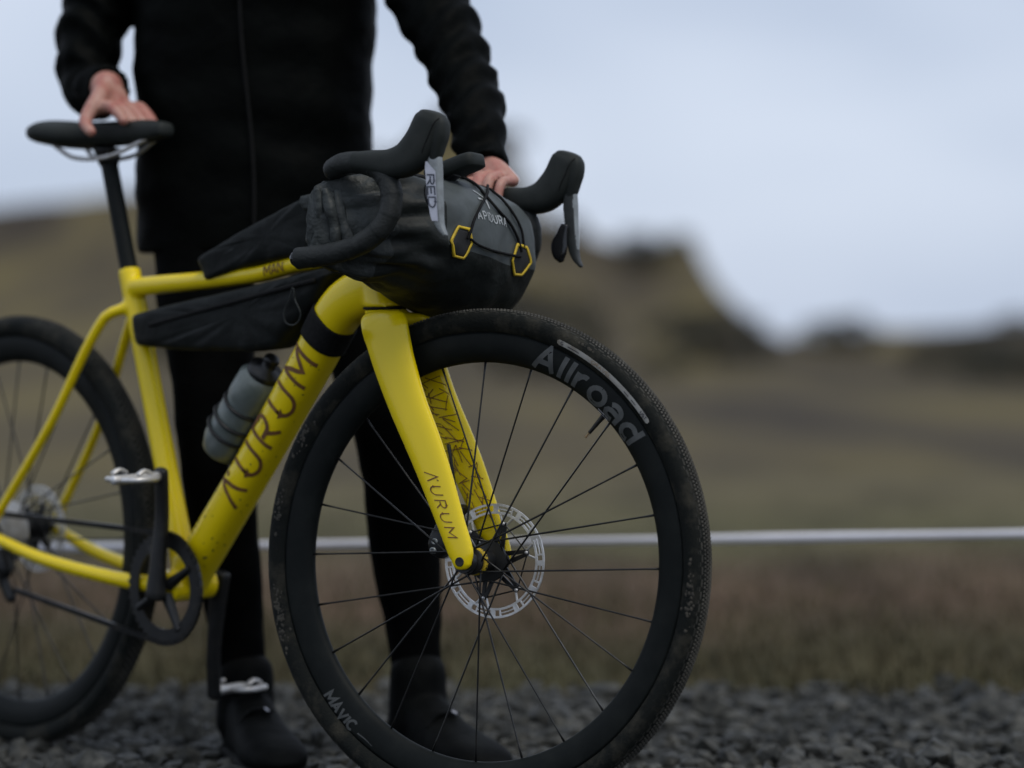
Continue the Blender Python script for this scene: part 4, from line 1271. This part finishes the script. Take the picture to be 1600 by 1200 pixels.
# --- bags cut to the frame: outlines on the frame plane, pillowed on both sides
def pillow(name, pix, half, m, parent, n=14, off=0.0):
    pl = [PF(x, y, off) for x, y in pix]
    pl = np.array(pl); out = []
    k_ = len(pl)
    for i in range(k_):
        for t in np.linspace(0, 1, n, endpoint=False): out.append(pl[i] * (1 - t) + pl[(i + 1) % k_] * t)
    out = np.array(out); c = out.mean(0)
    for _ in range(4): out = (out + np.roll(out, 1, 0) * 0.5 + np.roll(out, -1, 0) * 0.5) / 2
    rg = []
    for q, h in ((0.50, -1.0), (0.80, -0.98), (0.93, -0.86), (0.985, -0.6), (1.0, -0.2), (1.0, 0.2), (0.985, 0.6), (0.93, 0.86), (0.80, 0.98), (0.50, 1.0)):
        ring_ = c + (out - c) * q + NF * half * h
        ring_ = np.array([p + NF * 0.003 * noise.noise(Vector(tuple(p * 40))) for p in ring_])
        rg.append(ring_)
    rg = np.array(rg)
    return link(name, *ring_mesh(rg, rg[0].mean(0) , rg[-1].mean(0)), m, parent)
fb = empty('frame_bag', PF(400, 552))
tag(fb, 'black half frame bag with zip hanging under the yellow top tube', 'bag')
pillow('bag_body', [(215, 492), (300, 470), (400, 447), (470, 430), (524, 416), (530, 428), (502, 478), (482, 504), (446, 545), (400, 550), (300, 548), (222, 540)], 0.027, M['framebag'], fb)
zp = [PF(x, y, -0.0285) for x, y in ((232, 508), (300, 489), (400, 462), (455, 447), (492, 438))]
link('zip', *sweep(zp, 0.0035, 0.0016, UF, 40, 2).mesh(8), M['cord'], fb)
zl = [PF(x, y, -0.032) for x, y in ((457, 449), (452, 468), (444, 487), (446, 503), (458, 508), (468, 500), (469, 487), (461, 468), (459, 450))]
link('zip_pull', *tube_vf(zl, 0.0011, 60, 8), M['roll'], fb)
u0, u1 = tube_param(dt_loft, PF(521, 493)), tube_param(dt_loft, PF(503, 526))
us = np.linspace(u0, u1, 10)
rg = np.array([[dt_loft.pt(u, a, 0.0030) for a in np.linspace(0, 2 * math.pi, 40, endpoint=False)] for u in us])
rg2 = np.array([[dt_loft.pt(u, a, 0.0004) for a in np.linspace(0, 2 * math.pi, 40, endpoint=False)] for u in (us[-1], us[0])])
link('bag_strap', *ring_mesh(np.concatenate([rg2[1:], rg, rg2[:1]])), M['cord'], fb)
tb = empty('top_tube_bag', PF(400, 415))
tag(tb, 'dark slim top tube bag sitting on the yellow top tube behind the stem', 'bag')
pillow('bag_body', [(330, 440), (318, 405), (352, 384), (400, 355), (440, 334), (478, 313), (498, 306), (508, 318), (510, 350), (508, 398), (470, 401), (400, 416)], 0.024, M['framebag'], tb)
link('bag_seam', *tube_vf([PF(x, y, -0.0215) for x, y in ((340, 402), (400, 369), (445, 345), (482, 326), (502, 322))], 0.0016, 40, 8), M['roll'], tb)
pillow('bag_flap', [(484, 306), (498, 302), (503, 312), (502, 330), (488, 330), (482, 318)], 0.020, M['roll'], tb, off=-0.006)

# --- bottle in the frame
c0_, c1_ = PF(355, 690, 0.0) , PF(418, 578, 0.0)
ax_ = nrm(c1_ - c0_); offv = nrm(UF - (UF @ ax_) * ax_)
c0_ = c0_ + offv * 0.002; c1_ = c1_ + offv * 0.002
bt = empty('water_bottle', c0_)
tag(bt, 'smoky grey water bottle in the cage on the down tube', 'bottle')
L_ = np.linalg.norm(c1_ - c0_)
prof = [(-0.02, 0.030), (0.0, 0.0355), (L_ * 0.45, 0.0355), (L_ * 0.52, 0.032), (L_ * 0.60, 0.0350), (L_ * 0.86, 0.0345), (L_ * 0.93, 0.027)]
C = np.array([c0_ + ax_ * q for q, r in prof])
link('bottle_body', *Loft(C, [offv] * 7, [NF] * 7, [r for q, r in prof], [r for q, r in prof]).mesh(28, 0.004, 0.004), M['bottle'], bt)
prof = [(0.93, 0.0275), (0.96, 0.0280), (1.0, 0.026), (1.03, 0.012), (1.09, 0.010), (1.12, 0.0125), (1.15, 0.011)]
link('bottle_cap', *Loft([c0_ + ax_ * q * L_ for q, r in prof], [offv] * 7, [NF] * 7, [r for q, r in prof], [r for q, r in prof]).mesh(28, 0, 0.002), M['blackmetal'], bt)

mb = MB()
for q in (0.02, L_ * 0.30, L_ * 0.50):
    rr_ = 0.0380 if q < L_ * 0.45 else 0.0345
    mb.add(tube_vf([c0_ + ax_ * q + offv * rr_ * math.cos(a) + NF * rr_ * math.sin(a) for a in np.linspace(0.35, 2 * math.pi - 0.35, 15)], 0.0028, 60, 8, .002, .002))
for sg in (-1, 1):
    mb.add(tube_vf([c0_ + ax_ * q - offv * 0.0375 + NF * sg * 0.008 for q in (-0.02, L_ * 0.3, L_ * 0.55)], 0.0028, 14, 8, .002, .002))
mb.add(tube_vf([c0_ - ax_ * 0.022 + offv * k for k in (-0.036, -0.01, 0.015)], 0.004, 8, 8, .002, .002))
mb.build('bottle_cage', M['blackmetal'], bike)

# --- bike computer on its out-front mount
s_, t_ = P(716, 262, 0.0)
cc = B(s_ - 0.006, 0.0, t_)
f_ = nrm(WF * 0.955 + UP * 0.30); u_ = nrm(np.cross(LA, f_)); u_ = u_ if u_[2] > 0 else -u_
bc = empty('bike_computer', cc)
tag(bc, 'black bike computer on a mount ahead of the stem between the brake hoods', 'computer')
mb = MB().add(Loft([cc + u_ * h for h in (-0.011, -0.009, 0.004, 0.0075, 0.009)], [f_] * 5, [LA] * 5, [0.038, 0.0405, 0.0415, 0.0405, 0.038], [0.021, 0.0245, 0.0255, 0.0245, 0.022], 5).mesh(40))
mb.build('housing', M['hood'], bc)
mb = MB().add(Loft([cc + u_ * h for h in (0.0088, 0.0096)], [f_] * 2, [LA] * 2, [0.034, 0.0335], [0.019, 0.0185], 6).mesh(40))
edge_split(mb.build('screen', M['gloss'], bc))
link('mount_arm', *sweep([cc - u_ * 0.010, cc - u_ * 0.016 - f_ * 0.03, B(-0.115, 0.02, 0.525), B(-0.14, 0.03, 0.528)], [0.012, 0.009, 0.008, 0.012], [0.005, 0.005, 0.006, 0.008], LA, 24, 2.4).mesh(16, .003, .003), M['blackmetal'], bc)

# ================================================================== THE PERSON behind the bicycle
PY = 0.70
def chain(pts, rad, n=40, N=20, rs=None, re=None):
    return tube_vf(pts, rad, n, N, rs if rs is not None else rad[0] * 0.8, re if re is not None else rad[-1] * 0.8)
SHL, SHR = at(566, -262, 0.66), at(228, -262, 0.70)
L_ARM = [SHL, at(628, -120, 0.60), at(668, 0, 0.53), at(700, 62, 0.48), at(718, 112, 0.44), at(738, 162, 0.39), at(747, 205, 0.34), at(754, 265, 0.292)]
R_ARM = [SHR, at(186, -130, 0.72), at(158, -10, 0.72), at(140, 70, 0.70), at(140, 140, 0.67), sd + np.array([-0.005, 0.02, 0.075])]
HIP_L, HIP_R = at(478, 250, 0.70), at(325, 250, 0.72)
L_LEG = [HIP_L, at(545, 450, 0.62), at(596, 610, 0.52), at(612, 690, 0.50), at(626, 780, 0.52), at(633, 860, 0.54), at(643, 950, 0.545), at(650, 1040, 0.53), at(653, 1100, 0.52)]
R_LEG = [HIP_R, at(322, 450, 0.64), at(332, 610, 0.56), at(336, 690, 0.54), at(344, 780, 0.55), at(352, 860, 0.57), at(366, 950, 0.585), at(378, 1040, 0.58), at(384, 1100, 0.57)]

# ---- body: one continuous skin (hands and head show, the rest is clothed)
mb = MB()
cx = at(398, 200, PY)[0]
tor = [(0.86, 0.150, 0.10), (1.00, 0.145, 0.095), (1.20, 0.155, 0.10), (1.38, 0.165, 0.10), (1.46, 0.12, 0.075), (1.52, 0.055, 0.055)]
mb.add(Loft([(cx, PY, z) for z, a, b in tor], [[1, 0, 0]] * 6, [[0, 1, 0]] * 6, [a for z, a, b in tor], [b for z, a, b in tor], 2.4).mesh(28, .03, .01))
mb.add(chain([(cx, PY, 1.46), (cx, PY - 0.01, 1.54), (cx, PY - 0.02, 1.60)], [0.058, 0.054, 0.056]))
hd = [(1.555, 0.030, 0.040, -0.055), (1.575, 0.052, 0.062, -0.045), (1.61, 0.066, 0.082, -0.03), (1.66, 0.073, 0.095, -0.015), (1.71, 0.075, 0.098, -0.010), (1.755, 0.066, 0.086, -0.008), (1.785, 0.040, 0.055, -0.005)]
mb.add(Loft([(cx, PY - 0.01 + o_, z) for z, a, b, o_ in hd], [[1, 0, 0]] * 7, [[0, 1, 0]] * 7, [a for z, a, b, o_ in hd], [b for z, a, b, o_ in hd], 2.2).mesh(28, .01, .01))
mb.add(chain([(cx, PY - 0.112, 1.695), (cx, PY - 0.124, 1.672), (cx, PY - 0.132, 1.650)], [0.007, 0.010, 0.013]))       # nose
for sg in (-1, 1):
    mb.add(chain([(cx + sg * 0.074, PY - 0.005, 1.655), (cx + sg * 0.082, PY, 1.68), (cx + sg * 0.080, PY, 1.705)], [0.009, 0.012, 0.010]))
for pts, rad in ((L_ARM, [0.052, 0.047, 0.044, 0.042, 0.040, 0.036, 0.031, 0.026]), (R_ARM, [0.052, 0.046, 0.043, 0.041, 0.034, 0.027]),
                 (L_LEG, [0.078, 0.064, 0.052, 0.048, 0.046, 0.046, 0.040, 0.034, 0.032]), (R_LEG, [0.078, 0.064, 0.052, 0.048, 0.046, 0.046, 0.040, 0.034, 0.032])):
    mb.add(chain(pts, rad))
# left hand over the far ramp of the bar
def far_bar(px, py):
    s, t = P(px, py, -0.19); return B(s, 0.189, t)
barp = [far_bar(519, 263), far_bar(538, 256), far_bar(557, 254), far_bar(576, 257)]
wrist = at(756, 259, 0.290)
mcps = []
for j, c_ in enumerate(barp):
    z_ = [0.004, 0.006, 0.004, -0.001][j]; r_ = [0.0080, 0.0083, 0.0079, 0.0072][j]
    m0 = c_ + UP * (0.031 + z_) + LA * 0.016
    m1 = c_ + UP * (0.024 + z_ * 0.6) - LA * 0.019
    m2 = c_ - LA * 0.029 - UP * 0.004
    m3 = c_ - LA * 0.022 - UP * 0.022
    mb.add(chain([m0, m1, m2, m3], [r_ * 1.08, r_ * 1.02, r_ * 0.92, r_ * 0.80], 26, 14))
    mb.add(chain([wrist, (wrist + m0) / 2 + UP * 0.007, m0], [0.0195, 0.0130, 0.0098], 20, 14))
    mcps.append(m0)
th0 = (wrist * 0.55 + mcps[0] * 0.45) + LA * 0.006
mb.add(chain([th0, th0 * 0.4 + barp[1] * 0.6 + LA * 0.034 + UP * 0.006, barp[2] + LA * 0.028 - UP * 0.004, barp[3] + LA * 0.024 - UP * 0.006], [0.0145, 0.0125, 0.0105, 0.0085], 26, 14))
# right hand resting on the saddle
hb_ = sd + np.array([0, 0, 0.030])
rwr = R_ARM[-1]
for j in range(4):
    dr = nrm(GF * 0.80 + NF * (-0.42 + 0.28 * j) * -1)
    k0 = hb_ + NF * (0.028 - 0.019 * j) * -1 + GF * 0.01 + z3 * 0.008
    mb.add(chain([rwr, (rwr + k0) / 2 + z3 * 0.008, k0], [0.021, 0.015, 0.0118], 16, 12))
    mb.add(chain([k0, k0 + GF * 0.03 + z3 * 0.003, k0 + GF * 0.052 - z3 * 0.010, k0 + GF * 0.066 - z3 * 0.022], [0.0102, 0.0098, 0.0090, 0.0078], 18, 12))
mb.add(chain([rwr, rwr + GF * 0.03 - NF * 0.04 - z3 * 0.02, hb_ - NF * 0.060 + GF * 0.02 - z3 * 0.012, hb_ - NF * 0.068 + GF * 0.045 - z3 * 0.03], [0.018, 0.0135, 0.0105, 0.008], 18, 12))
for ank, toe in ((L_LEG[-1], at(748, 1215, 0.34)), (R_LEG[-1], at(432, 1215, 0.36))):
    t2 = np.array([toe[0], toe[1], 0.030]); he = np.array([ank[0], ank[1] + 0.01, 0.045])
    mb.add(chain([he, (he + t2) / 2 + [0, 0, 0.006], t2], [0.024, 0.020, 0.013], 16, 14))
    mb.add(chain([ank, he + [0, -0.01, 0.01]], [0.031, 0.031], 8, 14))
person = mb.build('person', M['skin'])
remesh(person, 0.0027, 2)
tag(person, 'person in black jacket and trousers standing behind the bicycle with a hand on the bar', 'person')

# ---- jacket
def folds(vf, amp, seed, bands=None):
    out = []
    for p in vf[0]:
        p = np.asarray(p, float)
        a = noise.noise(Vector((p[0] * 9 + seed, p[1] * 9, p[2] * 16))) + 0.5 * noise.noise(Vector((p[0] * 24, p[1] * 24 + seed, p[2] * 34)))
        b = noise.noise(Vector((p[0] * 9, p[1] * 9 + 7, p[2] * 16 + seed))); c_ = noise.noise(Vector((p[0] * 9 + 3, p[1] * 9, p[2] * 12 + seed)))
        out.append(p + np.array([a, b, 0.5 * c_]) * amp)
    return out, vf[1]
def sleeve(pts, rad, seed, n=110, N=36):
    d = spline(np.column_stack([np.array(pts), rad]), n)
    C = d[:, :3]; T = np.gradient(C, axis=0); T /= np.linalg.norm(T, axis=1)[:, None]
    x = nrm(np.cross(T[0], [0.1, 1, 0.2])); rg = []
    s = np.concatenate([[0], np.cumsum(np.linalg.norm(np.diff(C, axis=0), axis=1))])
    for i, t in enumerate(T):
        x = nrm(x - (x @ t) * t); y = np.cross(t, x)
        row = []
        for a in np.linspace(0, 2 * math.pi, N, endpoint=False):
            q = s[i] + 0.018 * math.cos(a + 0.8 + seed) + 0.010 * math.sin(2 * a + seed)
            w_ = 0.0075 * math.sin(q * 2 * math.pi / 0.058 + 1.3 * noise.noise(Vector((q * 12, a * .6, seed)))) * (0.6 + 0.6 * noise.noise(Vector((math.cos(a) * 1.5, math.sin(a) * 1.5, s[i] * 8 + seed))))
            w_ += 0.003 * noise.noise(Vector((math.cos(a) * 3, math.sin(a) * 3, s[i] * 40 + seed)))
            row.append(C[i] + (x * math.cos(a) + y * math.sin(a)) * (d[i, 3] + w_))
        rg.append(row)
    return ring_mesh(np.array(rg), C[0], C[-1])
mb = MB()
jt = [(0.80, 0.182, 0.128), (0.84, 0.190, 0.134), (0.92, 0.192, 0.134), (1.00, 0.191, 0.130), (1.10, 0.193, 0.130), (1.20, 0.197, 0.132), (1.32, 0.202, 0.136), (1.40, 0.200, 0.130), (1.45, 0.165, 0.110), (1.49, 0.105, 0.085), (1.53, 0.070, 0.068), (1.555, 0.066, 0.066)]
tn = spline(np.array([(cx, PY, z, a, b) for z, a, b in jt]), 90)
mb.add(folds(Loft(tn[:, :3], [[1, 0, 0]] * 90, [[0, 1, 0]] * 90, tn[:, 3], tn[:, 4], 2.5).mesh(64), 0.0075, 2.0))
mb.add(sleeve(L_ARM, [0.070, 0.066, 0.0600, 0.0545, 0.0490, 0.0465, 0.0420, 0.0365], 0.4))
mb.add(sleeve(R_ARM, [0.070, 0.064, 0.058, 0.053, 0.045, 0.036], 3.1))
jk_ = mb.build('jacket', M['jacket'], person)
remesh(jk_, 0.0045, 2)
# zip down the front
zp = [np.array([cx + 0.012 * math.sin(z * 9), PY - np.interp(z, [q[0] for q in jt], [q[2] for q in jt]) - 0.006, z]) for z in np.linspace(0.81, 1.5, 24)]
link('zip', *tube_vf(zp, 0.0026, 60, 8), M['cord'], jk_)

# ---- trousers
mb = MB()
pv = [(0.80, 0.150, 0.112), (0.86, 0.168, 0.120), (0.94, 0.165, 0.118), (1.02, 0.158, 0.112)]
mb.add(Loft([(cx, PY, z) for z, a, b in pv], [[1, 0, 0]] * 4, [[0, 1, 0]] * 4, [a for z, a, b in pv], [b for z, a, b in pv], 2.4).mesh(40, 0.03, 0.0))
for L_, sd_ in ((L_LEG, 1.0), (R_LEG, 5.0)):
    mb.add(folds(sleeve_ := chain(L_, [0.094, 0.080, 0.063, 0.0580, 0.0560, 0.0560, 0.0470, 0.0390, 0.0385], 120, 36), 0.0035, sd_))
tr_o = mb.build('trousers', M['trousers'], person)
remesh(tr_o, 0.0055, 3)

# ---- shoes
for ank, toe, sid in ((L_LEG[-1], at(748, 1215, 0.34), 0), (R_LEG[-1], at(432, 1215, 0.36), 1)):
    fd = nrm([toe[0] - ank[0], toe[1] - ank[1], 0]); fl = np.cross(fd, [0, 0, 1])
    he = np.array([ank[0], ank[1], 0]) - fd * 0.060
    Ls = np.linalg.norm((toe - he)[:2]) + 0.055
    st = [(0.0, 0.026, 0.075, 0.006), (0.06, 0.034, 0.098, 0.004), (0.22, 0.038, 0.112, 0.004), (0.36, 0.039, 0.106, 0.004), (0.52, 0.043, 0.082, 0.004), (0.70, 0.049, 0.066, 0.006), (0.86, 0.047, 0.056, 0.010), (0.96, 0.036, 0.046, 0.016), (1.0, 0.020, 0.036, 0.022)]
    d = spline(np.array([(*(he + fd * Ls * q + np.array([0, 0, (top + bot) / 2])), wd, (top - bot) / 2) for q, wd, top, bot in st]), 40)
    mb = MB().add(Loft(d[:, :3], [fl] * 40, [[0, 0, 1]] * 40, d[:, 3], d[:, 4], 2.5).mesh(32, 0.010, 0.008))
    mb.add(chain([ank + np.array([0, 0, 0.05]), ank + np.array([0, 0, 0.0]), np.array([ank[0], ank[1], 0.06])], [0.044, 0.046, 0.048], 12, 24))
    sh = mb.build('shoe', M['shoe'], person); remesh(sh, 0.004, 3)
    st = [(0.0, 0.030), (0.08, 0.037), (0.3, 0.040), (0.5, 0.043), (0.72, 0.051), (0.9, 0.046), (1.01, 0.022)]
    d = spline(np.array([(*(he + fd * Ls * q), wd) for q, wd in st]), 30)
    mb = MB().add(Loft(d[:, :3] + [0, 0, 0.010], [fl] * 30, [[0, 0, 1]] * 30, d[:, 3], 0.010, 4).mesh(20, 0.008, 0.008))
    mb.build('sole', M['sole'], sh)
    c_ = he + fd * Ls * 0.50 + np.array([0, 0, 0.088])
    link('shoe_strap', *sweep([c_ + fl * 0.036 - [0, 0, 0.020], c_ + fl * 0.018 - [0, 0, .001], c_ + [0, 0, 0.003], c_ - fl * 0.020], 0.007, 0.0018, fd, 16, 3).mesh(10), M['shoe'], sh)
    link('strap_tab', *sweep([c_ + fl * (-0.006 + 0.0) + fd * 0.006 + [0, 0, 0.0045], c_ - fl * 0.010 + fd * 0.014 + [0, 0, 0.001]], 0.0022, 0.0016, fd, 6, 3).mesh(8), M['badge'], sh)
hr = [(1.70, 0.079, 0.098, 0.004), (1.735, 0.078, 0.098, -0.002), (1.765, 0.068, 0.088, -0.006), (1.795, 0.042, 0.056, -0.005)]
mb = MB().add(folds(Loft([(cx, PY + o_, z) for z, a, b, o_ in hr], [[1, 0, 0]] * 4, [[0, 1, 0]] * 4, [a for z, a, b, o_ in hr], [b for z, a, b, o_ in hr], 2.2).mesh(32, 0.006, 0.01), 0.003, 9))
mb.build('hair', M['hair'], person)
